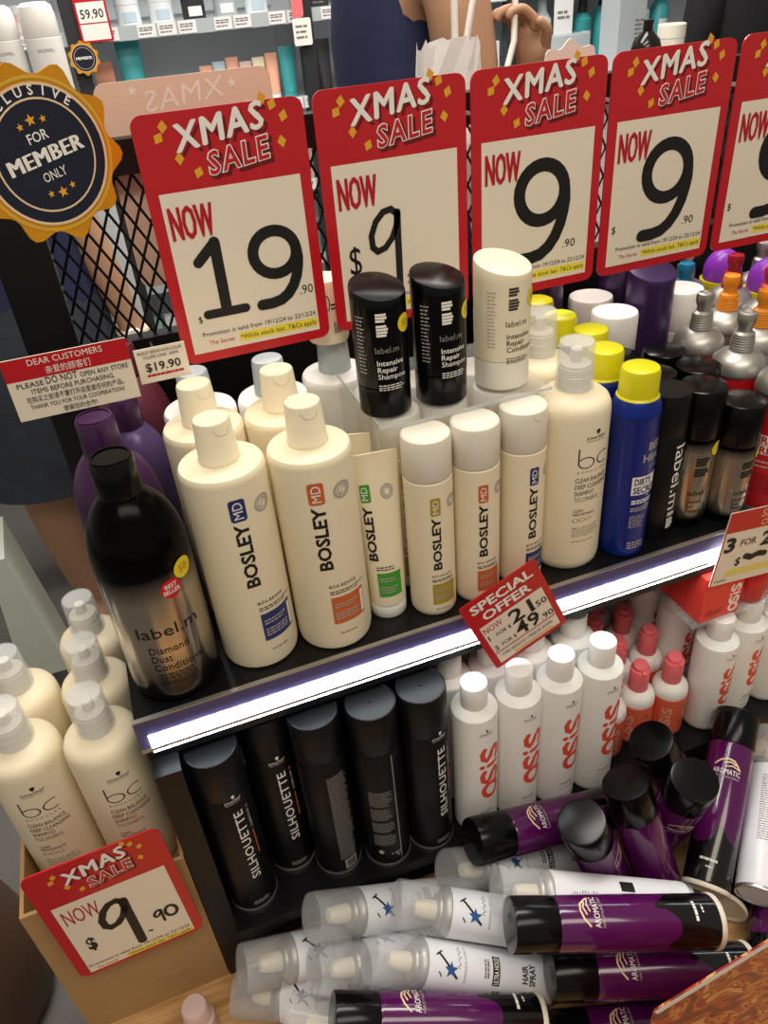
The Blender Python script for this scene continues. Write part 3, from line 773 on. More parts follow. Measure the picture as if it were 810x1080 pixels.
def coral_bottle():
    t = thing('styling_bottle', 'x', 'bottle'); R = 0.0238
    lathe_obj('body', [(0, 0), (0.021, 0), (0.0232, 0.003), (R, 0.008), (R, 0.070), (0.0233, 0.0705), (0, 0.0706)], 'coral_bottle', t, 36)
    lathe_obj('shoulder', [(0, 0.0708), (0.0234, 0.0708), (0.0236, 0.0725), (0.0232, 0.079), (0.0212, 0.0845), (0.0165, 0.0885), (0.0125, 0.0900), (0, 0.0900)], 'white_plastic', t, 36, 60)
    c = lathe_obj('cap', [(0, 0.0902), (0.0122, 0.0902), (0.0128, 0.0912), (0.0128, 0.1235), (0.0122, 0.1248), (0, 0.1248)], 'pink_plastic', t, 30)
    V, F = lathe([(0, 0.1249), (0.0098, 0.1249), (0.0102, 0.1258), (0.0098, 0.1300), (0.0086, 0.1312), (0, 0.1314)], 26)
    mesh_obj('flip_lid', [(v[0] + 0.0005, v[1] + 0.0012, v[2] + (v[1]) * 0.10) for v in V], F, 'pink_plastic', c, True)
    box('spout', -0.0020, 0.0020, -0.0150, -0.0085, 0.1225, 0.1270, 'pink_plastic', c, 0.0008)
    wrap('lettering', merge(crest(0.006, 0.058, 0.0011), T('Schwarzkopf', 0.0017, 0.006, 0.0535, 0.0115)), R, 'ink_brown', t)
    wrap('lettering', T('VELVET', 0.0027, 0.008, 0.027, 0.0125, bold=0.02, sp=1.25), R, 'ink_brown', t)
    wrap('lettering', osis_letters(-0.0165, 0.012, 0.058, 0.014), R, 'peach', t, big=True)
    wrap('lettering', LINES(-0.004, 0.017, [0.019, 0.0165, 0.014], 0.0008, 0.003, seed=26), R, 'salmon', t)
    return t
def aromatic():
    t = thing('hairspray_can', 'x', 'spray can'); R = 0.0274
    lathe_obj('body', [(0, 0.0030), (0.0258, 0.0030), (0.0268, 0.0045), (R, 0.008), (R, 0.176), (0.0268, 0.178), (0, 0.178)], 'aromatic_print', t, 40)
    lathe_obj('base_rim', [(0, 0.0020), (0.0225, 0.0020), (0.0240, 0.0003), (0.0272, 0.0), (0.0281, 0.0014), (0.0280, 0.0042), (0.0270, 0.0056), (0, 0.0045)], 'cream_rim', t, 36)
    lathe_obj('cap', [(0, 0.1783), (0.0270, 0.1783), (0.0275, 0.1795), (0.0275, 0.2225), (0.0266, 0.2246), (0.0240, 0.2250), (0, 0.2246)], 'black_gloss', t, 40)
    wrap('lettering', T('AROMATIC', 0.0062, 0, 0.1365, 0.033, bold=0.02), R, 'ink_white', t, big=True)
    wrap('lettering', T('HAIR STYLING SPRAY', 0.0026, 0, 0.1318, 0.033, bold=0.01), R, 'ink_lightgrey', t)
    wrap('bird_logo', merge(STROKE([(-0.015, 0.1475), (-0.008, 0.1535), (0.000, 0.1560), (0.007, 0.1545), (0.012, 0.1490), (0.015, 0.1450)], 0.0019), STROKE([(-0.004, 0.1500), (0.003, 0.1525), (0.009, 0.1500)], 0.0015), STROKE([(-0.001, 0.1460), (0.006, 0.1480), (0.013, 0.1455)], 0.0014)), R, 'badge_line', t, big=True)
    wrap('lettering', LINES(-0.012, 0.012, [0.030], 0.0030, 0.004, 0.0006, seed=27), R, 'ink_white', t)
    wrap('lettering', LINES(-0.004, 0.004, [0.0225], 0.0018, 0.003, seed=28), R, 'ink_white', t)
    wrap('lettering', LINES(0.030, 0.052, [0.080 + 0.0028 * i for i in range(22)], 0.0013, 0.004, seed=29), R, 'ink_violet', t)
    return t
def star_can(label_side=True, L=0.225):
    t = thing('hairspray_can', 'x', 'spray can'); R = 0.0264
    lathe_obj('body', [(0, 0.002), (0.0240, 0.002), (0.0258, 0.004), (R, 0.008), (R, 0.163), (0.0262, 0.165), (0, 0.1652)], 'can_white', t, 40)
    lathe_obj('base_rim', [(0, 0.0035), (0.0215, 0.0035), (0.0240, 0.0), (0.0262, 0.0), (0.0268, 0.0018), (0.0262, 0.0045), (0, 0.0038)], 'steel_rim', t, 36)
    s = lathe_obj('valve_dome', [(0, 0.1654), (0.0256, 0.1654), (0.0258, 0.1680), (0.0235, 0.1725), (0.0195, 0.1750), (0.0185, 0.1775), (0.0165, 0.1785), (0, 0.1785)], 'silver', t, 36)
    lathe_obj('spray_button', [(0, 0.1786), (0.0100, 0.1786), (0.0105, 0.1800), (0.0100, 0.1930), (0.0085, 0.2000), (0.0070, 0.2030), (0, 0.2036)], 'cream_actuator', t, 26)
    lathe_obj('clear_cap', [(0.0262, 0.1660), (0.0272, 0.1660), (0.0272, 0.2215), (0.0262, 0.2245), (0, 0.2250), (0, 0.2238), (0.0255, 0.2232), (0.0263, 0.2205), (0.0263, 0.1660)], 'clear_cap', t, 40)
    if label_side:
        wrap('lettering', merge(STROKE([(-0.013, 0.1320), (0.009, 0.1530)], 0.0024), STROKE([(-0.0135, 0.1305), (-0.0085, 0.1355)], 0.0012)), R, 'ink_black', t, big=True)
        wrap('lettering', merge(STROKE([(-0.009, 0.1530), (-0.013, 0.1500)], 0.0014), STROKE([(0.0075, 0.1560), (0.0115, 0.1500)], 0.0018)), R, 'ink_black', t)
        wrap('star_logo', STAR(-0.006, 0.1390, 0.0085, 0.3), R, 'ink_blue', t, 0.0005, big=True)
        wrap('lettering', STROKE([(-0.004 + 0.0021 * i, 0.1290 + 0.002 * math.sin(i * 2.2)) for i in range(12)], 0.0007), R, 'ink_grey', t)
        wrap('lettering', T('PROFESSIONAL QUALITY', 0.0024, 0.001, 0.1205, 0.036), R, 'ink_grey', t)
        wrap('lettering', LINES(-0.010, 0.012, [0.0960, 0.0925], 0.0022, 0.004, 0.0006, seed=30), R, 'ink_grey', t)
        wrap('label_panel', RECT(-0.0165, 0.0790, 0.0125, 0.0880), R, 'ink_black', t)
        wrap('lettering', T('ULTRA HOLD', 0.0055, -0.002, 0.0808, 0.026, bold=0.02), R, 'ink_white', t, 0.0006, big=True)
        wrap('lettering', merge(T('HAIR', 0.0070, -0.002, 0.0440, 0.018, bold=0.03), T('SPRAY', 0.0070, -0.002, 0.0345, 0.022, bold=0.03)), R, 'ink_black', t, big=True)
    else:
        wrap('lettering', LINES(-0.020, -0.002, [0.060 + 0.0032 * i for i in range(28)], 0.0012, 0.004, seed=31), R, 'ink_grey', t)
        wrap('label_panel', RECT(0.000, 0.072, 0.012, 0.088), R, 'ink_black', t)
    return t

# ------------------------------------------------------------------ upper shelf
t = diamond_litre(); put(t, 'dl', (-0.0385, 0.0465, ZU), 0.10, 'large black and silver conditioner bottle with red BEST SELLER sticker'); t.scale = (1.05, 1.05, 1.0)
t = dome_bottle('purple_gloss', 'purple_gloss')
wrap('lettering', LINES(0.030, 0.043, [0.075 + 0.0035 * i for i in range(10)], 0.0016, 0.004, seed=40), 0.041, 'ink_lightgrey', t)
put(t, 'pd', (-0.047, 0.1300, ZU), 0.25, 'dark purple domed shampoo bottle with plum cap behind the black bottle')
t2 = dome_bottle('purple_pearl', 'purple_gloss')
wrap('lettering', LINES(0.022, 0.036, [0.060 + 0.0035 * i for i in range(14)], 0.0016, 0.004, seed=41), 0.041, 'ink_lightgrey', t2)
put(t2, 'pp', (-0.022, 0.207, ZU), 0.35, 'pearly violet domed bottle behind the DEAR CUSTOMERS sign'); t2.scale = (0.85, 0.85, 0.92)
t2 = dome_bottle('maroon', 'maroon')
put(t2, 'pm', (-0.013, 0.300, ZU), 0.35, 'maroon domed bottle at the back behind the violet one')

G = 'large cream bottles on the upper shelf'
b1 = bosley_litre('ink_navy', 'REVIVE'); put(b1, 'b1', (0.0475, 0.0500, ZU), 0.36, 'large cream shampoo bottle with navy MD box and navy panel', G)
b2 = bosley_litre('ink_orange', 'REVIVE'); put(b2, 'b2', (0.1255, 0.0425, ZU), 0.10, 'large cream shampoo bottle with orange MD box and orange panel', G)
put(b1, 'b1', (0.0452, 0.1290, ZU), 0.45, 'large cream bottle right behind the navy panel litre bottle', G)
put(b2, 'b2', (0.1220, 0.1205, ZU), 0.10, 'large cream bottle right behind the orange panel litre bottle', G)
# the two bottles at the back have paler, bluish white bodies
def pale_litre():
    t = thing('shampoo_bottle', 'x', 'bottle')
    lathe_obj('body', [(0, 0), (0.0335, 0), (0.0372, 0.003), (0.0385, 0.010), (0.0385, 0.1900), (0.0381, 0.1938), (0.0364, 0.1968), (0.030, 0.1986), (0.0180, 0.2002), (0, 0.2002)], 'white_plastic', t, 40)
    lathe_obj('cap', [(0, 0.2004), (0.0184, 0.2004), (0.0184, 0.2030), (0.0164, 0.2365), (0.0154, 0.2380), (0, 0.2385)], 'grey_plastic', t, 32)
    wrap('lettering', LINES(0.012, 0.026, [0.120 + 0.0035 * i for i in range(12)], 0.0015, 0.004, seed=42), 0.0385, 'ink_grey', t)
    return t
t = pale_litre()
for x, y in ((0.052, 0.2145), (0.130, 0.2060), (0.208, 0.2280)):
    put(t, 'pl', (x, y, ZU), 0.2, 'white litre bottle with pale grey cap in the back row under the 19.90 sign', 'white bottles with grey caps in the back row')

t = bosley_tube(); put(t, 'tu', (0.1865, 0.0460, ZU), -0.12, 'cream tube with green MD box and green panel standing on its cap')
tt = clone(t, (0.1752, 0.0915, ZU), -0.35, 'cream tube with a flat crimped top right behind the green panel tube')
G = 'slim cream bottles in a row'
s1 = bosley_slim('ink_olive', 'DEFENSE', False); put(s1, 's1', (0.2335, 0.0320, ZU), 0.0, 'slim cream shampoo bottle with olive gold MD box', G)
s2 = bosley_slim('ink_orange', 'REVIVE', False); put(s2, 's2', (0.2840, 0.0315, ZU), 0.0, 'slim cream shampoo bottle with orange MD box', G)
s3 = bosley_slim('ink_navy', 'REVIVE', True); put(s3, 's3', (0.3385, 0.0370, ZU), 0.18, 'slim cream shampoo bottle with navy MD box and thumb notch', G)
G = 'slim cream bottles under the acrylic riser'
for p, k, x in ((s1, 's1', 0.2260), (s2, 's2', 0.2765), (s3, 's3', 0.3360)):
    put(p, k, (x, 0.0875, ZU), 0.0, 'slim cream bottle hidden under the clear acrylic riser', G)
for p, k, x in ((s1, 's1', 0.2260), (s2, 's2', 0.2765), (s3, 's3', 0.3360)):
    put(p, k, (x, 0.1400, ZU), 0.0, 'slim cream bottle hidden under the clear acrylic riser', G)
riser = thing('acrylic_riser', 'clear acrylic riser plate carrying two black bottles and a beige one', 'riser')
box('top_plate', 0.1985, 0.3760, 0.0480, 0.1860, 1.0592, 1.0620, 'clear_acrylic', riser)
box('side_plate', 0.1985, 0.2003, 0.0665, 0.1860, ZU, 1.0591, 'clear_acrylic', riser)
box('side_plate', 0.3735, 0.3758, 0.1700, 0.1860, ZU, 1.0591, 'clear_acrylic', riser)
mat('acrylic_edge', S(214, 220, 220), 0.15, alpha=0.55)
box('plate_edge', 0.1985, 0.3760, 0.0466, 0.0479, 1.0592, 1.0622, 'acrylic_edge', riser)
box('plate_edge', 0.1970, 0.1984, 0.0466, 0.1860, 1.0592, 1.0622, 'acrylic_edge', riser)
box('plate_edge', 0.1970, 0.1984, 0.0650, 0.0664, ZU, 1.0591, 'acrylic_edge', riser)
ZR = 1.0621
t = oval_can('black_gloss', 'black_gloss', 'ink_white', ('Intensive', 'Repair', 'Shampoo'))
put(t, 'oc', (0.2170, 0.0880, ZR), -0.05, 'glossy black shampoo bottle on the riser, in front of the $9 handwritten sign')
put(t, 'oc', (0.2745, 0.0850, ZR), 0.12, 'glossy black shampoo bottle on the riser, next to the beige conditioner')
t = oval_can('cream_plastic', 'warm_white_plastic', 'ink_brown', ('Intensive', 'Repair', 'Conditioner'), R=0.0272)
put(t, 'ocb', (0.3410, 0.0860, ZR), 0.12, 'beige conditioner bottle with slanted top on the acrylic riser')
t = thing('lotion_bottle', 'white bottle with thin script and barcode behind the black bottles', 'bottle', (0.176, 0.215, 1.058))
lathe_obj('body', [(0, 0), (0.021, 0), (0.022, 0.003), (0.022, 0.06), (0.02, 0.066), (0, 0.067)], 'cream_plastic', t, 30)
wrap('lettering', merge(STROKE(ARC(-0.004, 0.045, 0.003, 0.008, 100, -200, 14), 0.0010), LINES(0.000, 0.012, [0.042, 0.038], 0.0018, seed=43), *[RECT(0.001 + i * 0.0013, 0.012, 0.0016 + i * 0.0013, 0.024) for i in range(7)]), 0.022, 'ink_black', t)
t.location = (0.204, 0.222, 1.0890)

bc = bonacure(); put(bc, 'bc', (0.4020, 0.0480, ZU), 0.0, 'large cream deep cleansing shampoo bottle next to the blue can')
put(bc, 'bc', (0.4140, 0.1370, ZU), 0.1, 'large cream shampoo bottle with frosted cap right behind the other on the shelf')
G = 'blue cans with yellow caps on the upper shelf'
bl = blue_aerosol(); put(bl, 'bl', (0.4650, 0.0290, ZU), 0.02, 'cobalt blue dry shampoo can with yellow cap and DIRTY SECRET label', G)
for x, y in ((0.4620, 0.0850), (0.4785, 0.1370), (0.4720, 0.1900), (0.4760, 0.2480)):
    put(bl, 'bl', (x, y, ZU), 0.1, 'blue can with yellow cap half hidden behind the front dry shampoo can', G)
t = black_spray(); put(t, 'bs', (0.5135, 0.0400, ZU), 0.0, 'matte black hairspray can with large upright white lettering')
G = 'black and silver bottles with black caps'
d1 = diamond_small(0.174); put(d1, 'd1', (0.5605, 0.0430, ZU), -0.35, 'taller black capped silver bottle between the black hairspray can and the shorter one', G)
d2 = diamond_small(0.150); put(d2, 'd2', (0.6075, 0.0310, ZU), -0.1, 'shorter black capped silver bottle next to the red can', G)
for x, y in ((0.5350, 0.0930), (0.5830, 0.1370), (0.5295, 0.1500), (0.5880, 0.0850)):
    put(d1, 'd1', (x, y, ZU), 0.0, 'black capped bottle in the rows behind the front black bottles', G)

G = 'red cans with silver nozzles'
rc = nozzle_can('red_can', 'silver', 0.217)
put(rc, 'rc', (0.6645, 0.0320, ZU), -0.45, 'red styling can with silver shoulder and white lettering at the shelf edge', G)
put(rc, 'rc', (0.6560, 0.0960, ZU), 0.0, 'red styling can with silver nozzle behind the shorter black bottle', G)
put(rc, 'rc', (0.6600, 0.1700, ZU), 0.0, 'red styling can with silver nozzle in front of the white capped bottle', G)
oc = nozzle_can('silver', 'orange_plastic', 0.215)
G = 'silver cans with orange nozzles'
for x, y in ((0.7280, 0.1440), (0.7325, 0.2080)): put(oc, 'on', (x, y, ZU), 0.0, 'silver styling can with orange nozzle', G)
rn = nozzle_can('silver', 'red_plastic', 0.215)
G = 'silver cans with crimson nozzles'
for x, y in ((0.7950, 0.2050), (0.7930, 0.2700)): put(rn, 'rn', (x, y, ZU), 0.0, 'silver styling can with crimson nozzle', G)
t = nozzle_can('silver', 'cyan_plastic', 0.213); put(t, 'cn', (0.7230, 0.2820, ZU), 0.0, 'silver styling can with cyan blue nozzle')
t = nozzle_can('silver', 'silver', 0.213); put(t, 'sn', (0.7680, 0.3350, ZU), 0.0, 'all silver styling can behind the cyan nozzle one')
t = dome_cap_can()
G = 'yellow bottles with purple domes'
for x, y in ((0.8330, 0.3340), (0.8530, 0.2680)): put(t, 'dc', (x, y, ZU), 0.0, 'yellow bottle with shiny purple dome cap', G)
t = nozzle_can('silver', 'silver', 0.200); put(t, 'sn2', (0.9000, 0.3300, ZU), 0.0, 'silver can with ribbed neck behind the purple domes')
t = white_jar_can()
G = 'bottles with wide white caps'
for x, y in ((0.5640, 0.2130), (0.6810, 0.2380), (0.5700, 0.2740)):
    put(t, 'wj', (x, y, ZU), 0.0, 'white bottle with wide round white cap among the purple bottles', G)
pu = oval_can('plum_satin', 'plum_satin', 'ink_white', ('Rejuvenating', 'Conditioner'), H=0.248, R=0.029, seam=0.05)
G = 'plum purple bottles behind the white caps'
for x, y in ((0.6225, 0.2260), (0.5120, 0.3020), (0.6280, 0.2900)): put(pu, 'pu', (x, y, ZU), -0.4, {0.6225: 'tall plum purple bottle between two wide white caps', 0.5120: 'tall plum purple bottle next to the flat pink jar', 0.6280: 'tall plum purple bottle at the back behind another plum bottle'}[x], G)
t = thing('pink_jar', 'flat pink lidded jar beside the plum bottle', 'jar', (0.4500, 0.3080, ZU))
lathe_obj('body', [(0, 0), (0.026, 0), (0.027, 0.003), (0.027, 0.165), (0, 0.1652)], 'pale_pink', t, 32)
lathe_obj('lid', [(0, 0.1654), (0.0275, 0.1654), (0.028, 0.167), (0.028, 0.198), (0.026, 0.201), (0, 0.201)], 'pale_pink', t, 32)

# ------------------------------------------------------------------ lower shelf
G = 'black Silhouette cans on the lower shelf'
sf = silhouette('front')
put(sf, 'sf', (-0.0300, 0.0010, ZL), 0.22, 'black hairspray can beside the rack side panel, lettered SILHOUETTE', G)
put(sf, 'sf', (0.0270, 0.0300, ZL), 0.10, 'black SILHOUETTE can set back between the corner can and the barcode one', G)
put(sf, 'sf', (0.1950, -0.0125, ZL), 0.25, 'black SILHOUETTE can next to the white cans', G)
t = silhouette('text'); put(t, 'st', (0.0780, 0.0030, ZL), 0.05, 'black hairspray can showing grey small print and a barcode', G)
t = silhouette('seam'); put(t, 'ss', (0.1380, -0.0110, ZL), 0.05, 'black hairspray can showing small print panels and a bright seam', G)
for x, y in ((0.1360, 0.0480), (0.1960, 0.0480), (0.0815, 0.0615)): put(sf, 'sf', (x, y, ZL), 0.2, 'black can in the second row under the shelf light', G)
G = 'tall white cans with coral lettering'
os_ = osis_can(0.243)
for x, y in ((0.2560, -0.0160), (0.3110, -0.0180), (0.3640, -0.0195), (0.4180, -0.0210)):
    put(os_, 'os', (x, y, ZL), -0.04, {0.2560: 'tall white OSiS hairspray can next to the black SILHOUETTE can', 0.3110: 'tall white OSiS can, second from the black SILHOUETTE can', 0.3640: 'tall white OSiS can, third from the black SILHOUETTE can', 0.4180: 'tall white OSiS can in the front row next to the coral bottles'}[x], G)
for x, y in ((0.2500, 0.0390), (0.3040, 0.0370), (0.3580, 0.0350), (0.4150, 0.0340), (0.2540, 0.0940), (0.3140, 0.0940), (0.3700, 0.0920), (0.4250, 0.0890)):
    put(os_, 'os', (x, y, ZL), -0.04, 'tall white hairspray can in the rows behind the front four', G)
G = 'short white cans with coral lettering'
ol = osis_can(0.189)
for x, y in ((0.6120, -0.0030), (0.6680, 0.0080), (0.7230, 0.0040), (0.6700, 0.0640), (0.7260, 0.0620), (0.6115, 0.0720), (0.6030, 0.1280), (0.5960, 0.1840)):
    put(ol, 'ol', (x, y, ZL), 0.0, {(0.6120, -0.0030): 'short white OSiS can next to the coral bottles, below the red cartons', (0.6680, 0.0080): 'short white OSiS can below the translucent red bottle', (0.7230, 0.0040): 'short white OSiS can, third from the coral bottles'}.get((x, y), 'short white OSiS can in the second row under the acrylic ledge'), G)
G = 'coral bottles with pink caps'
cb = coral_bottle()
for x, y, a in ((0.5575, 0.0075, 0.0), (0.5095, 0.0140, -0.25), (0.4615, 0.0085, 0.6), (0.5110, 0.0640, 0.2), (0.5600, 0.0640, 0.0), (0.5540, 0.1130, 0.1), (0.5050, 0.1130, 0.0), (0.4630, 0.0570, 0.0), (0.5420, 0.1620, 0.3), (0.4940, 0.1630, 0.0), (0.4580, 0.1290, 0.0)):
    put(cb, 'cb', (x, y, ZL), a, {0.5575: 'coral orange bottle with pink flip cap next to the short white cans', 0.5095: 'coral orange bottle with pink cap, front row, second from the short white cans', 0.4615: 'coral orange bottle squeezed against the last tall white can'}.get(x, 'coral orange bottle with pink flip cap in the rows behind'), G)
mid = thing('acrylic_shelf', 'clear acrylic ledge above the short white cans', 'shelf')
box('plate', 0.560, 0.78, -0.010, 0.20, 0.7115, 0.7145, 'clear_acrylic', mid)
box('leg_plate', 0.640, 0.643, 0.10, 0.20, ZL, 0.7114, 'clear_acrylic', mid)
box('leg_plate', 0.776, 0.779, 0.0, 0.20, ZL, 0.7114, 'clear_acrylic', mid)
G = 'red boxes on the acrylic ledge'
rb = thing('product_box', 'x', 'box')
box('carton', -0.030, 0.030, -0.0148, 0.0148, 0, 0.070, 'red_box', rb, 0.0012)
flat('lettering', osis_letters(0.019, 0.006, 0.048, 0.016), 'ink_white', rb, 0.0151)
flat('lettering', merge(schwarz(0.004, 0.060, 0.0026, 0.016), LINES(-0.022, 0.004, [0.012, 0.0095, 0.007, 0.015], 0.0009, seed=44)), 'ink_darkred', rb, 0.0151)
for i, lb in enumerate(('foremost', 'middle', 'rear')):
    put(rb, 'rb', (0.6000, 0.0080 + i * 0.0305, 0.7146), 0.0, 'red carton on the acrylic ledge, %s of three' % lb, G)
t = thing('red_bottle', 'translucent red bottle beside the red cartons', 'bottle', (0.664, 0.020, 0.7146))
lathe_obj('body', [(0, 0), (0.025, 0), (0.0275, 0.004), (0.0275, 0.05), (0.022, 0.06), (0.012, 0.066), (0, 0.067)], 'red_clear', t, 30)
lathe_obj('cap', [(0, 0.0672), (0.011, 0.0672), (0.011, 0.072), (0, 0.0722)], 'white_plastic', t, 20)

# ------------------------------------------------------------------ cardboard box of bottles beside the rack
cx0, cx1, cy0, cy1, cz1 = -0.2535, -0.0875, -0.0205, 0.255, 0.655
cb_ = thing('cardboard_box', 'brown cardboard box holding cream shampoo bottles beside the rack', 'box')
for nm, a in (('front_wall', (cx0, cx1, cy0, cy0 + 0.004)), ('back_wall', (cx0, cx1, cy1 - 0.004, cy1))):
    box(nm, a[0], a[1], a[2], a[3], ZD, cz1, 'cardboard', cb_)
box('side_wall', cx0, cx0 + 0.004, cy0 + 0.0041, cy1 - 0.0041, ZD, cz1, 'cardboard', cb_)
box('side_wall', cx1 - 0.004, cx1, cy0 + 0.0041, cy1 - 0.0041, ZD, cz1, 'cardboard', cb_)
box('inner_tray', cx0 + 0.0042, cx1 - 0.0042, cy0 + 0.0042, cy1 - 0.0042, 0.590, 0.600, 'cardboard', cb_)
box('bottom', cx0 + 0.0042, cx1 - 0.0042, cy0 + 0.0042, cy1 - 0.0042, ZD, ZD + 0.004, 'cardboard', cb_)
box('tape_patch', -0.185, -0.135, cy0 - 0.0006, cy0, 0.440, 0.455, 'cardboard', cb_)
G = 'shampoo bottles in the cardboard box'
bb = bonacure(0.0385)
for x, y, a, lb in ((-0.1305, 0.0530, 0.05, 'cream shampoo bottle in the cardboard box, next to the rack, front of its row'), (-0.2090, 0.0700, -0.05, 'cream shampoo bottle in the cardboard box on the side away from the rack'),
                    (-0.1305, 0.1310, 0.3, 'cream bottle in the second row of the cardboard box, next to the rack'), (-0.2100, 0.1490, 0.2, 'cream bottle in the second row of the cardboard box, away from the rack'), (-0.1305, 0.2090, 0.0, 'rearmost cream bottle in the cardboard box')):
    put(bb, 'bb', (x, y, 0.6002), a, lb, G)

# ------------------------------------------------------------------ tumbled spray cans on the plinth: cap end, base end
PILE = {
 'P1': ((0.2225, -0.0742, 0.5652), (0.4402, -0.0741, 0.5086)),
 'P2': ((0.2105, -0.1873, 0.5896), (0.4225, -0.2503, 0.5483)),
 'P3': ((0.2487, -0.21, 0.4974), (0.461, -0.2792, 0.4699)),
 'P4': ((0.0132, -0.1768, 0.5327), (0.221, -0.2384, 0.4725)),
 'P5': ((0.2299, -0.2413, 0.4279), (0.4442, -0.31, 0.4279)),
 'P6': ((0.2594, -0.1228, 0.4279), (0.4565, -0.2313, 0.4279)),
 'P7': ((0.6242, -0.0512, 0.5696), (0.4763, -0.1895, 0.4716)),
 'P8': ((0.6882, -0.069, 0.4414), (0.5045, -0.1983, 0.4278)),
 'P9': ((0.6585, -0.1571, 0.4279), (0.4774, -0.2907, 0.4279)),
 'W10': ((0.6835, -0.0659, 0.5151), (0.5262, -0.2212, 0.4731)),
 'S11': ((0.4025, -0.1088, 0.6214), (0.4503, -0.1666, 0.4093)),
 'S12': ((0.4689, -0.0674, 0.6135), (0.5693, -0.0805, 0.4125)),
 'S13': ((0.4735, -0.1402, 0.6255), (0.4812, -0.0901, 0.4063)),
 'S14': ((0.3287, -0.1322, 0.6211), (0.4047, -0.1255, 0.4095)),
 'c1': ((0.0221, -0.0734, 0.5443), (0.2243, -0.0734, 0.4456)),
 'c2': ((-0.066, -0.0735, 0.4994), (0.1466, -0.0734, 0.4257)),
 'c3': ((-0.0823, -0.0587, 0.4272), (0.1177, -0.1619, 0.4272)),
 'c4': ((0.0084, -0.1144, 0.5105), (0.2164, -0.1236, 0.4252)),
 'c5': ((-0.0306, -0.127, 0.4694), (0.1571, -0.247, 0.4379)),
 'c6': ((0.0691, -0.1367, 0.5398), (0.2615, -0.1925, 0.4374)),
 'c7': ((0.1149, -0.0989, 0.5492), (0.3128, -0.1757, 0.4747)),
 'c8': ((0.1885, -0.0734, 0.5231), (0.3908, -0.0734, 0.4244)),
 'c9': ((0.2203, -0.1379, 0.5663), (0.4248, -0.2111, 0.5079)),
}
def lay(o, key, roll, loc_only=False):
    A, B = Vector(PILE[key][0]), Vector(PILE[key][1])
    z = (A - B).normalized()
    f = Vector((-0.25, -0.55, 0.85)); f = (f - z * f.dot(z)).normalized()
    f = Matrix.Rotation(roll, 3, z) @ f
    y = -f; x = y.cross(z)
    M = Matrix(((x[0], y[0], z[0], B[0]), (x[1], y[1], z[1], B[1]), (x[2], y[2], z[2], B[2]), (0, 0, 0, 1)))
    o.matrix_world = M
ar = aromatic()
G = 'glossy purple AROMATIC cans tumbled on the plinth'
first = True
for k, roll, lb in (('P1', 0.5, 'purple AROMATIC can lying against the front row of tall white cans'), ('P2', 0.6, 'purple AROMATIC can lying on the pile below the white small print can'),
                    ('P3', 0.5, 'purple AROMATIC can lying second in the stack of three'), ('P4', 1.1, 'purple AROMATIC can lying across the clear capped white cans'),
                    ('P5', 0.6, 'purple AROMATIC can at the front foot of the pile'), ('P6', 1.4, 'black ended purple can buried between two lying cans'),
                    ('P7', -0.30, 'purple AROMATIC can leaning with its cream base towards the front'), ('P8', 0.6, 'purple can leaning half under the other leaning can'),
                    ('P9', 1.6, 'purple can lying on the plinth under the leaning cans'), ('S11', 2.6, 'purple can standing upright with brown black cap next to the leaning can'),
                    ('S12', 2.4, 'purple can standing behind the other upright one by the shelf edge'), ('S13', 0.1, 'purple AROMATIC can standing in the dark gap behind the leaning can'),
                    ('S14', 0.8, 'black capped can sunk in the gap under the purple can by the white row')):
    o = ar if first else clone(ar); first = False
    o['label'] = lb; o['group'] = G
    lay(o, k, roll)
sc_ = star_can(True)
G = 'white spray cans with clear caps tumbled on the plinth'
first = True
for k, roll, lb in (('c6', 0.35, 'white ULTRA HOLD can with clear cap and blue star, topmost of the white pile'), ('c7', 0.35, 'white can with clear cap and blue star lying below the black base of the shelf'),
                    ('c1', 0.3, 'clear capped white can lying right below the lower shelf edge'), ('c2', 0.4, 'clear capped white can lying next to the rack side panel'),
                    ('c3', 0.5, 'clear capped white can lying on the oak board'), ('c4', 1.4, 'clear capped white can lying between the ULTRA HOLD can and the panel'),
                    ('c5', 1.6, 'clear capped white can under the purple can at the front'), ('c8', 0.4, 'clear capped can in shade below the purple can by the white row')):
    o = sc_ if first else clone(sc_); first = False
    o['label'] = lb; o['group'] = G
    lay(o, k, roll)
sp_ = star_can(False)
sp_['label'] = 'white can with small print lying over the purple cans'; sp_['group'] = G
lay(sp_, 'c9', 0.5)
o = clone(sp_); o['label'] = 'white can with small print leaning beside the purple leaning can'; o['group'] = G
lay(o, 'W10', 0.1)

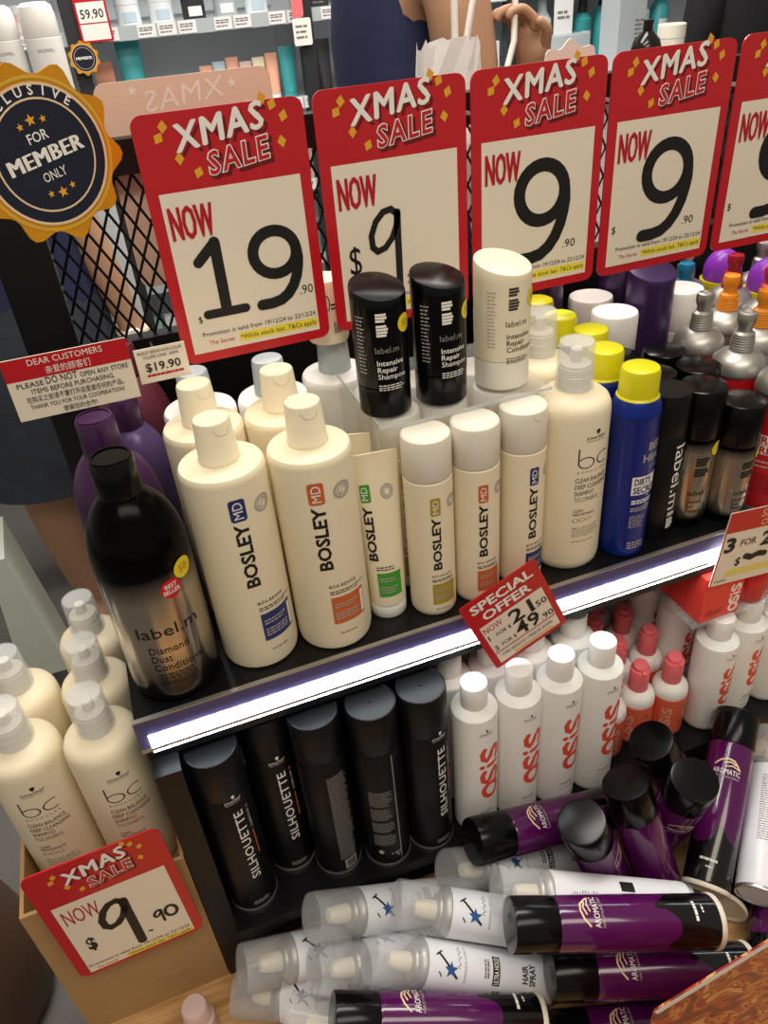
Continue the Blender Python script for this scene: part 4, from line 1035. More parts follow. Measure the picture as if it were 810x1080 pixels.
t = thing('travel_bottle', 'small beige ribbed bottle on the oak board below the cardboard box', 'bottle', (-0.128, -0.070, ZD))
lathe_obj('body', [(0, 0), (0.016, 0), (0.018, 0.003), (0.018, 0.03), (0.012, 0.036), (0, 0.036)], 'pale_pink', t, 28)
lathe_obj('cap', [(0, 0.0362), (0.0155, 0.0362), (0.0155, 0.040), (0.0148, 0.041), (0.0155, 0.042), (0.0150, 0.056), (0.0135, 0.059), (0, 0.0595)], 'pale_pink', t, 28)
def sachet(loc, rz, label):
    V, F = [], []
    n = 9
    for i in range(n):
        for j in range(n):
            u, v = i / (n - 1) - 0.5, j / (n - 1) - 0.5
            h_ = 0.009 * max(0, 1 - (2 * abs(u)) ** 2) * max(0, 1 - (2 * abs(v)) ** 2)
            V.append((u * 0.055, v * 0.07, 0.002 + h_))
    for i in range(n):
        for j in range(n):
            V.append((V[i * n + j][0], V[i * n + j][1], 0.0))
    q = n * n
    for i in range(n - 1):
        for j in range(n - 1):
            a = i * n + j; F.append((a, a + 1, a + n + 1, a + n)); F.append((q + a, q + a + n, q + a + n + 1, q + a + 1))
    for i in range(n - 1):
        for a, b in ((i * n, i * n + n), (i * n + n - 1, i * n + 2 * n - 1), (i, i + 1), ((n - 1) * n + i, (n - 1) * n + i + 1)):
            F.append((a, b, b + q, a + q))
    t = thing('sachet', label, 'sachet', loc, rz)
    s = mesh_obj('foil_pouch', V, F, 'silver', t, True)
    mesh_obj('printed_band', [(x, y, 0.0116) for x, y in ((-0.014, -0.012), (0.014, -0.012), (0.014, 0.008), (-0.014, 0.008))], [(0, 1, 2, 3)], 'ink_violet', t)
    return t
sachet((-0.098, -0.125, ZD), 0.5, 'small silver foil sachet with violet band on the oak board')

# ------------------------------------------------------------------ signs
def nine(x, y, w, h):
    P = [(x + w * (0.50 + 0.44 * math.cos(a)), y + h * (0.685 + 0.275 * math.sin(a))) for a in [i * 2 * PI / 26 for i in range(27)]]
    tail = [(0.94, 0.70), (0.955, 0.58), (0.93, 0.46), (0.88, 0.34), (0.79, 0.22), (0.66, 0.12), (0.50, 0.055), (0.30, 0.03), (0.08, 0.03)]
    return P, [(x + w * a, y + h * b) for a, b in tail]
def hand_nine(x, y, w, h):
    loop = [(0.95, 0.93), (0.75, 1.0), (0.5, 0.98), (0.25, 0.88), (0.08, 0.72), (0.1, 0.58), (0.25, 0.52), (0.5, 0.55), (0.75, 0.66), (0.9, 0.8), (0.95, 0.93)]
    stem = [(0.95, 0.95), (0.93, 0.7), (0.92, 0.4), (0.9, 0.0)]
    return [(x + w * a, y + h * b) for a, b in loop], [(x + w * a, y + h * b) for a, b in stem]
def rot2(g, deg, cx, cy):
    c, s = math.cos(math.radians(deg)), math.sin(math.radians(deg))
    return [(cx + (x - cx) * c - (y - cy) * s, cy + (x - cx) * s + (y - cy) * c) for x, y in g[0]], g[1]
def xmas_header(t, zc, k=1.0, lift=0.0014):
    rt = lambda g: rot2(g, 8, 0.0, zc)
    sh = T('XMAS', 0.0175 * k, 0.0015 * k, zc + 0.0015 * k, 0.070 * k, shear=0.18, bold=0.010, sp=1.12)
    sh2 = T('SALE', 0.0150 * k, 0.0095 * k, zc - 0.0190 * k, 0.052 * k, shear=0.18, bold=0.07, sp=1.2)
    flat('lettering_shadow', rt(merge(([(x + 0.0012 * k, y - 0.0022 * k) for x, y in sh[0]], sh[1]), ([(x + 0.001 * k, y - 0.0016 * k) for x, y in sh2[0]], sh2[1]))), 'ink_darkred', t, lift)
    xl = flat('lettering', rt(T('XMAS', 0.0175 * k, 0.0, zc + 0.0030 * k, 0.069 * k, shear=0.18, bold=0.006, sp=1.12)), 'ink_white', t, lift + 0.0004)
    for q, (dx, dz) in enumerate(((0.0009, 0.0), (-0.0009, 0.0), (0.0, 0.0006), (0.0, -0.0006))):
        flat('lettering_edge', rt(T('XMAS', 0.0175 * k, dx * k, zc + (0.0030 + dz) * k, 0.069 * k, shear=0.18, bold=0.006, sp=1.12)), 'ink_white', xl, lift + 0.0005 + 0.0001 * q)
    flat('lettering', rt(T('SALE', 0.0150 * k, 0.0085 * k, zc - 0.0178 * k, 0.051 * k, shear=0.18, bold=0.055, sp=1.2)), 'ink_white', t, lift + 0.0004)
    flat('lettering', rt(T('SALE', 0.0150 * k, 0.0085 * k, zc - 0.0178 * k, 0.0490 * k, shear=0.18, bold=0.016, sp=1.2)), 'sign_red', t, lift + 0.0008)
    cf = []
    for x, y, a in ((-0.0415, 0.016, 0.5), (-0.046, 0.009, 0), (0.033, 0.0265, 0.9), (0.0400, 0.0215, 0.2), (0.0475, 0.013, 0.3), (0.044, -0.004, 0.8), (-0.022, -0.017, 0.2), (-0.034, -0.006, 0.6)):
        w_, h_ = 0.0028 * k, 0.0036 * k
        pts = [(-w_, -h_), (w_, -h_ * 0.6), (w_, h_), (-w_, h_ * 0.6)]
        c, s = math.cos(a), math.sin(a)
        flat('confetti', POLY([(x * k + p * c - q * s, zc + y * k + p * s + q * c) for p, q in pts]), 'ink_gold', t, lift + 0.0002)
def xmas_sign(label, loc, number, pole=True):
    t = thing('sale_sign', label, 'sign', loc)
    W, H = 0.0750, 0.222
    flat('board', RRECT(-W, 0, W, H, 0.010), 'sign_red', t, 0.001, 0.002)
    flat('paper_panel', RECT(-0.0645, 0.0095, 0.0645, 0.1590), 'sign_paper', t, 0.0014)
    xmas_header(t, 0.1925, 1.18)
    flat('lettering', T('NOW', 0.0285, -0.0600, 0.1185, 0.0385, 'l'), 'ink_red', t, 0.0018)
    for q, dx in enumerate((0.0008, -0.0008)): flat('lettering', T('NOW', 0.0285, -0.0600 + dx, 0.1185, 0.0385, 'l'), 'ink_red', t, 0.0019 + 0.0001 * q)
    k = 0.0018
    if number == '19':
        a, b = nine(0.0060, 0.0435, 0.0480, 0.0730)
        flat('price_digits', STROKE(b, 0.0105), 'ink_black', t, k + 0.0002)
        g = merge(STROKE(a, 0.0105), STROKE([(-0.0430, 0.0960), (-0.0250, 0.1120)], 0.0095))
        flat('price_digits', STROKE([(-0.0250, 0.1120), (-0.0250, 0.0480)], 0.0105), 'ink_black', t, k + 0.0001)
        flat('price_digits', STROKE([(-0.0440, 0.0465), (-0.0065, 0.0465)], 0.0085), 'ink_black', t, k + 0.0002)
        flat('price_digits', g, 'ink_black', t, k); flat('dollar_mark', T('$', 0.0060, -0.0520, 0.0400), 'ink_black', t, k); flat('price_cents', T('.90', 0.0085, 0.0560, 0.0490, 0.0135), 'ink_black', t, k)
    elif number == 'hand':
        a, b = hand_nine(-0.0330, 0.0330, 0.0330, 0.0800)
        flat('price', merge(STROKE(a, 0.0062), STROKE(b, 0.0072), T('$', 0.0270, -0.0490, 0.0560, 0.0125), STROKE([(0.018, 0.034), (0.0185, 0.034)], 0.006), STROKE([(0.012, 0.032), (0.020, 0.052)], 0.003), STROKE([(0.006, 0.045), (0.022, 0.047)], 0.002), STROKE([(0.006, 0.038), (0.022, 0.040)], 0.002)), 'ink_black', t, k)
    else:
        a, b = nine(-0.0250, 0.0345, 0.0610, 0.1000)
        flat('price_digits', STROKE(a, 0.0132), 'ink_black', t, k); flat('price_digits', STROKE(b, 0.0132), 'ink_black', t, k + 0.0002); flat('dollar_mark', T('$', 0.0075, -0.0580, 0.0460), 'ink_black', t, k); flat('price_cents', T('.90', 0.0085, 0.0410, 0.0420, 0.0155), 'ink_black', t, k)
    flat('lettering', T('Promotion is valid from 19/12/24 to 22/12/24', 0.0044, -0.0530, 0.0255, 0.1150, 'l', bold=0.004), 'ink_black', t, k)
    flat('lettering', T('The Secret', 0.0042, -0.0480, 0.0165, 0.0250, 'l', shear=0.1), 'ink_red', t, k)
    flat('highlight_band', RECT(-0.0180, 0.0140, 0.0630, 0.0226), 'ink_yellow', t, 0.0016)
    flat('lettering', T('*While stock last .T&Cs apply', 0.0046, -0.0170, 0.0160, 0.0790, 'l', bold=0.006), 'ink_black', t, k)
    if pole:
        V, F = tube_geo([(0, 0.001, 0.1640), (0, 0.2015, 0.1640)], 0.0022, 8)
        mesh_obj('holder_arm', V, F, 'clear_acrylic', t, True)
    return t
SY = 0.192
xmas_sign('red XMAS SALE sign reading NOW $19.90 beside the member badge', (0.1225, SY, 1.1035), '19')
xmas_sign('red XMAS SALE sign with a handwritten marker $9 behind the black bottles', (0.2815, SY, 1.1050), 'hand')
xmas_sign('red XMAS SALE sign with printed 9.90 right behind the beige conditioner bottle', (0.4370, SY, 1.1050), '9')
xmas_sign('red XMAS SALE sign with printed 9.90 above the wide white caps', (0.5930, SY, 1.1050), '9')
xmas_sign('red XMAS SALE sign with printed 9.90 above the orange and crimson nozzles', (0.7500, SY, 1.1060), '9')
# its twin facing the other aisle shows a pale back with the mirrored print showing through
t = thing('sale_sign', 'pale pink back of a sale sign with faint mirrored XMAS', 'sign', (0.1290, 0.4200, 1.1200))
flat('board', RRECT(-0.0960, 0, 0.0960, 0.2160, 0.012), 'sign_back', t, 0.001, 0.002)
g = rot2(T('XMAS', 0.0200, 0.0, 0.1880, 0.090, shear=-0.18, bold=0.012, sp=1.1), -5, 0, 0.188)
flat('lettering', ([(-x, y) for x, y in g[0]], [tuple(reversed(f)) for f in g[1]]), 'sign_back_ghost', t, 0.0013)
for q in ((0.052, 0.203, 0.006), (-0.056, 0.206, 0.006), (0.066, 0.182, 0.005)): flat('confetti', STAR(*q), 'sign_back_ghost', t, 0.0013)
V, F = tube_geo([(0, -0.001, 0.145), (0, -0.0025, 0.145)], 0.0022, 8)
mesh_obj('holder_arm', V, F, 'clear_acrylic', t, True)

def seal_badge(label, loc, r, text=True, points=10, back=False):
    t = thing('member_badge', label, 'badge', loc)
    P = []
    n = points * 8
    for i in range(n):
        a = 2 * PI * i / n
        k = 0.5 + 0.5 * math.cos(points * a)
        P.append((r * (0.85 + 0.15 * k ** 1.2) * math.sin(a), r * (0.85 + 0.15 * k ** 1.2) * math.cos(a)))
    m0 = 'sign_back_ghost' if back else 'badge_gold'
    flat('scalloped_board', POLY(P), m0, t, 0.001, 0.002)
    if not back:
        flat('gold_ring', ELL(0, 0, r * 0.845, None, 48, 0.955), 'badge_gold_light', t, 0.0014)
        flat('gold_ring', ELL(0, 0, r * 0.775, None, 48, 0.96), 'badge_line', t, 0.0016)
        flat('navy_disc', ELL(0, 0, r * 0.755, None, 48), 'badge_navy', t, 0.0014)
        flat('inner_ring', ELL(0, 0, r * 0.62, None, 48, 0.965), 'badge_line', t, 0.0018)
        g = [T('MEMBER', r * 0.165, 0, -r * 0.07, r * 0.98, bold=0.006, sp=1.08)]
        if text:
            g += [T('FOR', r * 0.105, 0, r * 0.17, r * 0.26, bold=0.01), T('ONLY', r * 0.105, 0, -r * 0.26, r * 0.31, bold=0.01)]
            for i, chx in enumerate('EXCLUSIVE'):
                a = math.radians(-50 + i * 12.5)
                g.append(T(chx, r * 0.10, r * 0.645 * math.sin(a), r * 0.645 * math.cos(a), None, 'c', -math.degrees(a), bold=0.02))
        flat('lettering', merge(*g), 'ink_white', t, 0.0018)
        for q, dx in enumerate((-0.012, 0.012)): flat('lettering', T('MEMBER', r * 0.165, r * dx, -r * 0.07, r * 0.98, bold=0.006, sp=1.08), 'ink_white', t, 0.0020 + 0.0001 * q)
        if text:
            for sx_, sz_, sr_ in ((0, 0.40, 0.07), (-0.15, 0.37, 0.045), (0.15, 0.37, 0.045), (0, -0.42, 0.07), (-0.15, -0.39, 0.045), (0.15, -0.39, 0.045)):
                flat('star', STAR(r * sx_, r * sz_, r * sr_), 'ink_gold', t, 0.0018)
    return t
t = seal_badge('large gold scalloped FOR MEMBER ONLY badge above the mesh panel', (-0.0235, SY, 1.3050), 0.0690)
t.rotation_euler = (0, -math.radians(10), math.radians(26))
q_ = t.rotation_euler.to_matrix().inverted() @ Vector((-0.050, 0.1955, -0.040))
V, F = tube_geo([(0, 0.001, -0.020), tuple(q_)], 0.0022, 8)
mesh_obj('holder_arm', V, F, 'clear_acrylic', t, True)
t = seal_badge('white scalloped back of a badge peeping over the 9.90 sign', (0.6150, 0.4240, 1.2700), 0.0560, back=True)
V, F = tube_geo([(0, 0.001, 0.0), (0, -0.0065, 0.0)], 0.0022, 8)
mesh_obj('holder_arm', V, F, 'clear_acrylic', t, True)

def card(name, label, cat, loc, W, H, parts):
    t = thing(name, label, cat, loc)
    for nm, g, m, lf, th in parts: flat(nm, g, m, t, lf, th)
    return t
Yd = 0.1135
t = card('notice_card', 'white and red DEAR CUSTOMERS notice card above the purple bottle', 'notice', (-0.0525, Yd, 1.1165), 0.1, 0.055, [
    ('card', RECT(-0.0505, 0, 0.0505, 0.0545), 'sign_paper', 0.0008, 0.0012),
    ('red_header', RECT(-0.0505, 0.0355, 0.0505, 0.0545), 'sign_red', 0.0011, 0),
    ('lettering', merge(T('DEAR CUSTOMERS', 0.0052, 0.0, 0.0470, 0.060, bold=0.015), T('亲爱的顾客们', 0.0050, 0.0, 0.0380, 0.036)), 'ink_white', 0.0014, 0),
    ('lettering', merge(T('PLEASE', 0.0042, -0.0440, 0.0290, 0.0215, 'l'), T('DO NOT', 0.0060, -0.0205, 0.0290, 0.0255, 'l', bold=0.008), T('OPEN ANY STORE', 0.0042, 0.0070, 0.0290, 0.0400, 'l'),
        T('ITEMS BEFORE PURCHASING.', 0.0042, 0.0, 0.0225, 0.0680), T('在购买之前请不要打开店里面任何的产品。', 0.0040, 0.0, 0.0155, 0.0800), T('THANK YOU FOR YOUR COOPERATION!', 0.0038, 0.0, 0.0092, 0.0780), T('谢谢您的合作!', 0.0038, 0.0, 0.0025, 0.0280)), 'ink_black', 0.0014, 0)])
V, F = tube_geo([(-0.030, 0.0008, 0.025), (-0.030, 0.2718, -0.0765)], 0.002, 8)
mesh_obj('holder_arm', V, F, 'clear_acrylic', t, True)
t = card('price_tag', 'small white price tag reading $19.90 between notice and sale sign', 'price tag', (0.0245, 0.150, 1.1115), 0.045, 0.032, [
    ('card', RECT(-0.0230, 0, 0.0230, 0.0330), 'sign_paper', 0.0006, 0.001),
    ('lettering', merge(T('$19.90', 0.0078, 0.0, 0.0110, 0.0320, bold=0.014), T('BOSLEY REVIVE NON-COLOR', 0.0028, 0, 0.0278, 0.0400), T('VOLUME COND. 1000ML', 0.0028, 0, 0.0232, 0.0330)), 'ink_black', 0.0012, 0),
    ('red_line', LINES(-0.0160, 0.0220, [0.0058], 0.0022, 0.004, 0.0004, seed=50), 'ink_red', 0.0010, 0)])
V, F = tube_geo([(0, 0.0008, 0.010), (0, 0.2435, -0.050)], 0.0016, 8)
mesh_obj('holder_arm', V, F, 'clear_acrylic', t, True)

def SPOFF():
    W, H = 0.0470, 0.1130
    t = thing('offer_sign', 'red SPECIAL OFFER card tilted on the shelf edge reading 21.50 and 49.90', 'sign', (0.3075, -0.0115, 0.8360))
    t.rotation_euler = (0, -math.radians(23.5), 0)
    cz = -H / 2
    flat('board', RRECT(-W, cz, W, cz + H, 0.004), 'sign_red', t, 0.001, 0.0015)
    flat('paper_panel', RECT(-0.0395, cz + 0.0055, 0.0395, cz + 0.0720), 'sign_paper', t, 0.0014)
    flat('lettering', merge(T('SPECIAL', 0.0120, 0, cz + 0.0945, 0.076, bold=0.03), T('OFFER', 0.0120, 0, cz + 0.0775, 0.060, bold=0.03)), 'ink_white', t, 0.0018)
    flat('lettering', T('NOW', 0.0090, -0.0375, cz + 0.0590, 0.0230, 'l'), 'ink_red', t, 0.0018)
    flat('price', merge(T('1', 0.0075, -0.0370, cz + 0.0465, None, 'l', bold=0.02), T('FOR $', 0.0055, -0.0270, cz + 0.0465, 0.0180, 'l'), T('21', 0.0195, -0.0065, cz + 0.0480, 0.0290, 'l', bold=0.02, sp=1.05), T('.50', 0.0085, 0.0225, cz + 0.0490, 0.0160, 'l', bold=0.01),
        T('3', 0.0085, -0.0370, cz + 0.0265, None, 'l'), T('FOR $', 0.0055, -0.0270, cz + 0.0285, 0.0180, 'l'), T('49', 0.0195, -0.0070, cz + 0.0265, 0.0300, 'l', bold=0.02, sp=1.05), T('.90', 0.0085, 0.0235, cz + 0.0265, 0.0155, 'l', bold=0.01)), 'ink_black', t, 0.0018)
    flat('rule_line', RECT(-0.0395, cz + 0.0225, 0.0395, cz + 0.0240), 'ink_red', t, 0.0017)
    flat('lettering', T('OSIS SESSION / FREEZE 500ML', 0.0042, 0.0, cz + 0.0140, 0.066), 'ink_navy', t, 0.0018)
    flat('highlight_band', LINES(-0.020, 0.034, [cz + 0.0075], 0.0022, 0.004, 0.0005, seed=51), 'ink_gold', t, 0.0018)
    V, F = box_geo(-0.012, 0.012, 0.0006, 0.0056, -0.004, 0.006)
    mesh_obj('clip', V, F, 'clear_acrylic', t)
SPOFF()
t = thing('offer_sign', 'white and red 3 FOR offer card hanging from the shelf edge below the red can', 'sign', (0.6350, -0.0115, 0.8240))
t.rotation_euler = (0, math.radians(6), 0)
flat('board', RECT(-0.0610, -0.052, 0.0610, 0.052), 'sign_paper', t, 0.001, 0.0014)
flat('red_header', RECT(-0.0610, 0.0240, 0.0610, 0.0520), 'sign_red', t, 0.0014)
flat('border_line', RECT(-0.0610, -0.052, -0.0590, 0.0240), 'sign_red', t, 0.0014)
flat('lettering', merge(T('SPECIAL', 0.0100, -0.015, 0.039, None, 'l', bold=0.02), T('OFFER', 0.0085, -0.012, 0.027, None, 'l', bold=0.02)), 'peach', t, 0.0018)
flat('price', merge(T('3', 0.0190, -0.0560, -0.0030, 0.0150, 'l', bold=0.035), T('FOR', 0.0090, -0.0330, 0.0020, 0.0230, 'l'), T('2', 0.0190, -0.0020, -0.0030, 0.0150, 'l', bold=0.035), T('$', 0.0110, -0.0330, -0.0260, None, 'l', bold=0.01), STROKE([(-0.0190, -0.0150), (-0.0100, -0.0185), (0.0, -0.0150), (0.010, -0.017)], 0.0080)), 'ink_black', t, 0.0018)
flat('highlight_band', merge(RECT(-0.0420, -0.0350, 0.0580, -0.0318), RECT(-0.0420, -0.0402, 0.0580, -0.0370)), 'ink_yellow', t, 0.0016)
flat('lettering', LINES(-0.056, -0.034, [-0.047], 0.0020, seed=52), 'ink_grey', t, 0.0016)

t = thing('sale_sign', 'red XMAS SALE sign with handwritten $9.90 leaning on the cardboard box', 'sign', (-0.1575, -0.0390, 0.5480))
t.rotation_euler = (math.radians(-3), math.radians(-2.5), 0)
flat('board', RRECT(-0.0670, 0, 0.0670, 0.1800, 0.010), 'sign_red', t, 0.001, 0.002)
flat('paper_panel', RECT(-0.0560, 0.0050, 0.0570, 0.1240), 'sign_paper', t, 0.0014)
xmas_header(t, 0.1530, 0.93)
flat('lettering', T('NOW', 0.0230, -0.0510, 0.0910, 0.0350, 'l', bold=0.012), 'ink_red', t, 0.0018)
a, b = hand_nine(-0.0230, 0.0230, 0.0310, 0.0780)
flat('price', merge(STROKE(a, 0.0075), STROKE(b, 0.0095), T('$', 0.0190, -0.0400, 0.0420, 0.0095, bold=0.03), STROKE([(0.0155, 0.0330), (0.0180, 0.0325)], 0.0025),
    *[STROKE(q, 0.0030) for q in hand_nine(0.0260, 0.0400, 0.0090, 0.0200)], STROKE([(0.044 + 0.006 * math.cos(i * PI / 8), 0.0520 + 0.0085 * math.sin(i * PI / 8)) for i in range(17)], 0.0036)), 'ink_black', t, 0.0018)
flat('lettering', T('Promotion is valid from 19/12/24 to 22/12/24', 0.0042, -0.0540, 0.0140, 0.1080, 'l', bold=0.004), 'ink_black', t, 0.0018)
flat('highlight_band', RECT(-0.0160, 0.0058, 0.0560, 0.0120), 'ink_yellow', t, 0.0016)
flat('lettering', T('*While stock last .T&Cs apply', 0.0036, -0.0140, 0.0072, 0.0680, 'l'), 'ink_black', t, 0.0018)
flat('lettering', T('The Secret', 0.0036, -0.0480, 0.0070, 0.0220, 'l', shear=0.1), 'ink_red', t, 0.0018)

# printed card standing at the front of the pile
t = thing('promo_card', 'red and gold swirl printed card with white edge in front of the spray cans', 'card', (0.3950, -0.345, ZD + 0.02))
t.rotation_euler = (0, 0, math.radians(-6))
P = [(-0.125, 0.0), (0.055, 0.0), (0.055, 0.345), (-0.030, 0.300), (-0.125, 0.240)]
flat('board', POLY(P), 'swirl_print', t, 0.001, 0.003)
flat('white_edge', merge(STROKE([(-0.125, 0.240), (-0.030, 0.300), (0.055, 0.345)], 0.009, False)), 'ink_white', t, 0.0013)
flat('foot', RECT(-0.125, -0.02, 0.055, 0.0), 'sign_red', t, 0.012, 0.024)

# ------------------------------------------------------------------ people behind the rack
def skin_mesh(name, chains, m, parent, root=0, sub=2):
    """chains: lists of (key or point, radius); a shared key joins chains"""
    idx, V, Rr, E = {}, [], [], []
    for ch_ in chains:
        prev = None
        for key, p, r in ch_:
            if key not in idx:
                idx[key] = len(V); V.append(p); Rr.append(r)
            i = idx[key]
            if prev is not None: E.append((prev, i))
            prev = i
    me = bpy.data.meshes.new(name); me.from_pydata(V, E, [])
    o = bpy.data.objects.new(name, me); COL.objects.link(o); o.parent = parent
    md = o.modifiers.new('skin', 'SKIN')
    if not me.skin_vertices: 
        bpy.context.view_layer.objects.active = o
    for i, sv in enumerate(me.skin_vertices[0].data):
        sv.radius = (Rr[i], Rr[i]); sv.use_root = (i == root)
    md.use_smooth_shade = True
    sb = o.modifiers.new('sub', 'SUBSURF'); sb.levels = sub; sb.render_levels = sub
    me.materials.append(MATS[m])
    return o
def hand_chains(pk, palm, fwd, side, curl, n0, s=1.0):
    """five fingers rooted at the palm; fwd = finger direction, side = towards the thumb, curl = towards the palm's inside"""
    F_ = Vector(fwd).normalized(); S_ = Vector(side).normalized(); C_ = Vector(curl).normalized(); P_ = Vector(palm)
    out = []
    for i, (off, ln) in enumerate(((0.026, 0.070), (0.009, 0.080), (-0.009, 0.074), (-0.025, 0.058))):
        b = P_ + S_ * off * s + F_ * 0.030 * s
        k = [b, b + (F_ * 0.85 + C_ * 0.5) * ln * 0.42 * s, b + (F_ * 0.85 + C_ * 0.5) * ln * 0.42 * s + (F_ * 0.15 + C_ * 1.0) * ln * 0.33 * s, b + (F_ * 0.85 + C_ * 0.5) * ln * 0.42 * s + (F_ * 0.15 + C_ * 1.0) * ln * 0.33 * s + (C_ * 0.7 - F_ * 0.6) * ln * 0.22 * s]
        out.append([(pk, tuple(P_), 0.024 * s)] + [('%s_f%d_%d' % (n0, i, j), tuple(q), (0.0098, 0.0090, 0.0082, 0.0068)[j] * s) for j, q in enumerate(k)])
    b = P_ + S_ * 0.032 * s - F_ * 0.010 * s
    k = [b, b + (S_ * 0.5 + F_ * 0.8) * 0.030 * s, b + (S_ * 0.5 + F_ * 0.8) * 0.030 * s + (F_ * 0.8 + C_ * 0.5) * 0.026 * s]
    out.append([(pk, tuple(P_), 0.024 * s)] + [('%s_t_%d' % (n0, j), tuple(q), (0.0115, 0.0100, 0.0078)[j] * s) for j, q in enumerate(k)])
    return out
def loft(name, rings, m, parent, seg=28, cap=True):
    """rings: (cx, cy, z, rx, ry)"""
    V, F = [], []
    for cx, cy, z, rx, ry in rings:
        for i in range(seg):
            a = 2 * PI * i / seg
            fold = 1 + 0.012 * math.sin(5 * a + z * 9)
            V.append((cx + rx * fold * math.cos(a), cy + ry * fold * math.sin(a), z))
    for r in range(len(rings) - 1):
        for i in range(seg):
            j = (i + 1) % seg; F.append((r * seg + i, r * seg + j, (r + 1) * seg + j, (r + 1) * seg + i))
    if cap: F.append(tuple(range(seg))); F.append(tuple((len(rings) - 1) * seg + i for i in range(seg)))
    return mesh_obj(name, V, F, m, parent, True, 60)

# woman in navy top and dark patterned skirt behind the mesh
pa = thing('person', 'person in navy top and dark patterned skirt standing behind the mesh panel', 'person', (0, 0, 0))
X, Y = -0.205, 1.20
ch_ = [[('pel', (X, Y, 0.90), 0.12), ('sp', (X, Y, 1.06), 0.105), ('ch', (X, Y, 1.24), 0.115), ('nk', (X, Y, 1.385), 0.048), ('h1', (X, Y - 0.01, 1.45), 0.07), ('h2', (X, Y - 0.012, 1.52), 0.085), ('h3', (X, Y - 0.008, 1.585), 0.065)],
       [('ch', (X, Y, 1.24), 0.115), ('sr', (X + 0.122, Y, 1.285), 0.050), ('er', (X + 0.178, Y, 1.045), 0.040), ('fr', (X + 0.198, Y - 0.005, 0.94), 0.037), ('wr', (X + 0.225, Y - 0.01, 0.795), 0.026), ('pr', (X + 0.232, Y - 0.012, 0.735), 0.026)],
       [('ch', (X, Y, 1.24), 0.115), ('sl', (X - 0.135, Y, 1.315), 0.055), ('el', (X - 0.185, Y - 0.02, 1.05), 0.040), ('wl', (X - 0.20, Y - 0.13, 0.83), 0.026), ('plm', (X - 0.20, Y - 0.155, 0.775), 0.026)],
       [('pel', (X, Y, 0.90), 0.12), ('hr', (X + 0.075, Y, 0.80), 0.088), ('kr', (X + 0.066, Y, 0.47), 0.072), ('cr', (X + 0.064, Y + 0.012, 0.33), 0.066), ('ar', (X + 0.062, Y + 0.02, 0.09), 0.036), ('tr', (X + 0.062, Y - 0.11, 0.035), 0.034)],
       [('pel', (X, Y, 0.90), 0.12), ('hl', (X - 0.075, Y, 0.80), 0.088), ('kl', (X - 0.060, Y, 0.47), 0.074), ('cl', (X - 0.060, Y + 0.012, 0.33), 0.066), ('al', (X - 0.055, Y + 0.02, 0.09), 0.036), ('tl', (X - 0.055, Y - 0.11, 0.035), 0.034)]]
ch_ += hand_chains('pr', (X + 0.232, Y - 0.012, 0.735), (0.05, 0, -1), (0, -1, 0), (-1, 0, 0), 'r')
ch_ += hand_chains('plm', (X - 0.20, Y - 0.155, 0.775), (0, -0.2, -1), (0, -1, 0.2), (1, 0, 0), 'l')
skin_mesh('body', ch_, 'skin', pa)
sh = loft('navy_top', [(X, Y, 0.86, 0.178, 0.125), (X, Y, 0.98, 0.165, 0.118), (X, Y, 1.08, 0.158, 0.115), (X, Y, 1.20, 0.160, 0.125), (X - 0.01, Y, 1.28, 0.150, 0.105), (X - 0.01, Y, 1.335, 0.100, 0.080), (X - 0.01, Y, 1.37, 0.060, 0.055)], 'navy_cloth', pa)
for s_ in (1, -1):
    V, F = tube_geo([(X + 0.085 * s_, Y, 1.295), (X + 0.125 * s_, Y, 1.27), (X + 0.150 * s_, Y, 1.20), (X + 0.160 * s_, Y, 1.14)], [0.055, 0.060, 0.056, 0.054], 16)
    mesh_obj('sleeve', V, F, 'navy_cloth', sh, True, 60)
loft('skirt', [(X, Y, 0.97, 0.160, 0.115), (X, Y, 0.86, 0.182, 0.132), (X, Y, 0.70, 0.190, 0.140), (X - 0.01, Y, 0.58, 0.192, 0.142), (X - 0.012, Y, 0.515, 0.194, 0.144)], 'skirt_cloth', pa)
loft('hair', [(X, Y + 0.012, 1.36, 0.070, 0.05), (X, Y + 0.020, 1.42, 0.100, 0.075), (X, Y + 0.020, 1.50, 0.108, 0.10), (X, Y + 0.010, 1.58, 0.095, 0.095), (X, Y, 1.635, 0.05, 0.05)], 'hair', pa)
for s_ in (1, -1):
    V, F = lathe([(0, 0), (0.042, 0), (0.044, 0.012), (0.040, 0.045), (0.034, 0.06), (0, 0.062)], 20)
    mesh_obj('shoe', [(v[0] + X + 0.06 * s_, v[1] * 2.6 + Y - 0.045, v[2] * (1.25 if v[1] > 0 else 0.95) + 0.002) for v in V], F, 'white_leather', pa, True, 50)
V, F = tube_geo([(X + 0.222 + 0.030 * math.cos(a), Y - 0.01 + 0.030 * math.sin(a), 0.812) for a in [i * 2 * PI / 20 for i in range(20)]], 0.0075, 8, True)
w_ = thing('wrist_watch', 'pale strapped wrist watch on the arm behind the mesh', 'watch', (0, 0, 0))
mesh_obj('strap', V, F, 'watch_strap', w_, True)
V, F = lathe([(0, 0), (0.017, 0), (0.017, 0.006), (0.015, 0.008), (0, 0.008)], 22)
mesh_obj('watch_case', [(X + 0.222 + v[0], Y - 0.046 - v[2], 0.812 + v[1]) for v in V], F, 'white_plastic', w_, True)
bag = thing('paper_bag', 'pale green white paper bag held beside the bare legs', 'bag', (X - 0.178, Y - 0.163, 0.12), PI / 2)
V, F = box_geo(-0.075, 0.075, -0.05, 0.05, 0.0, 0.35)
V = [(x * (1 if z < 0.1 else 0.92) , y * (1 if z < 0.1 else 0.35), z + (0.012 * (1 if x > 0 else -1) if z > 0.1 else 0)) for x, y, z in V]
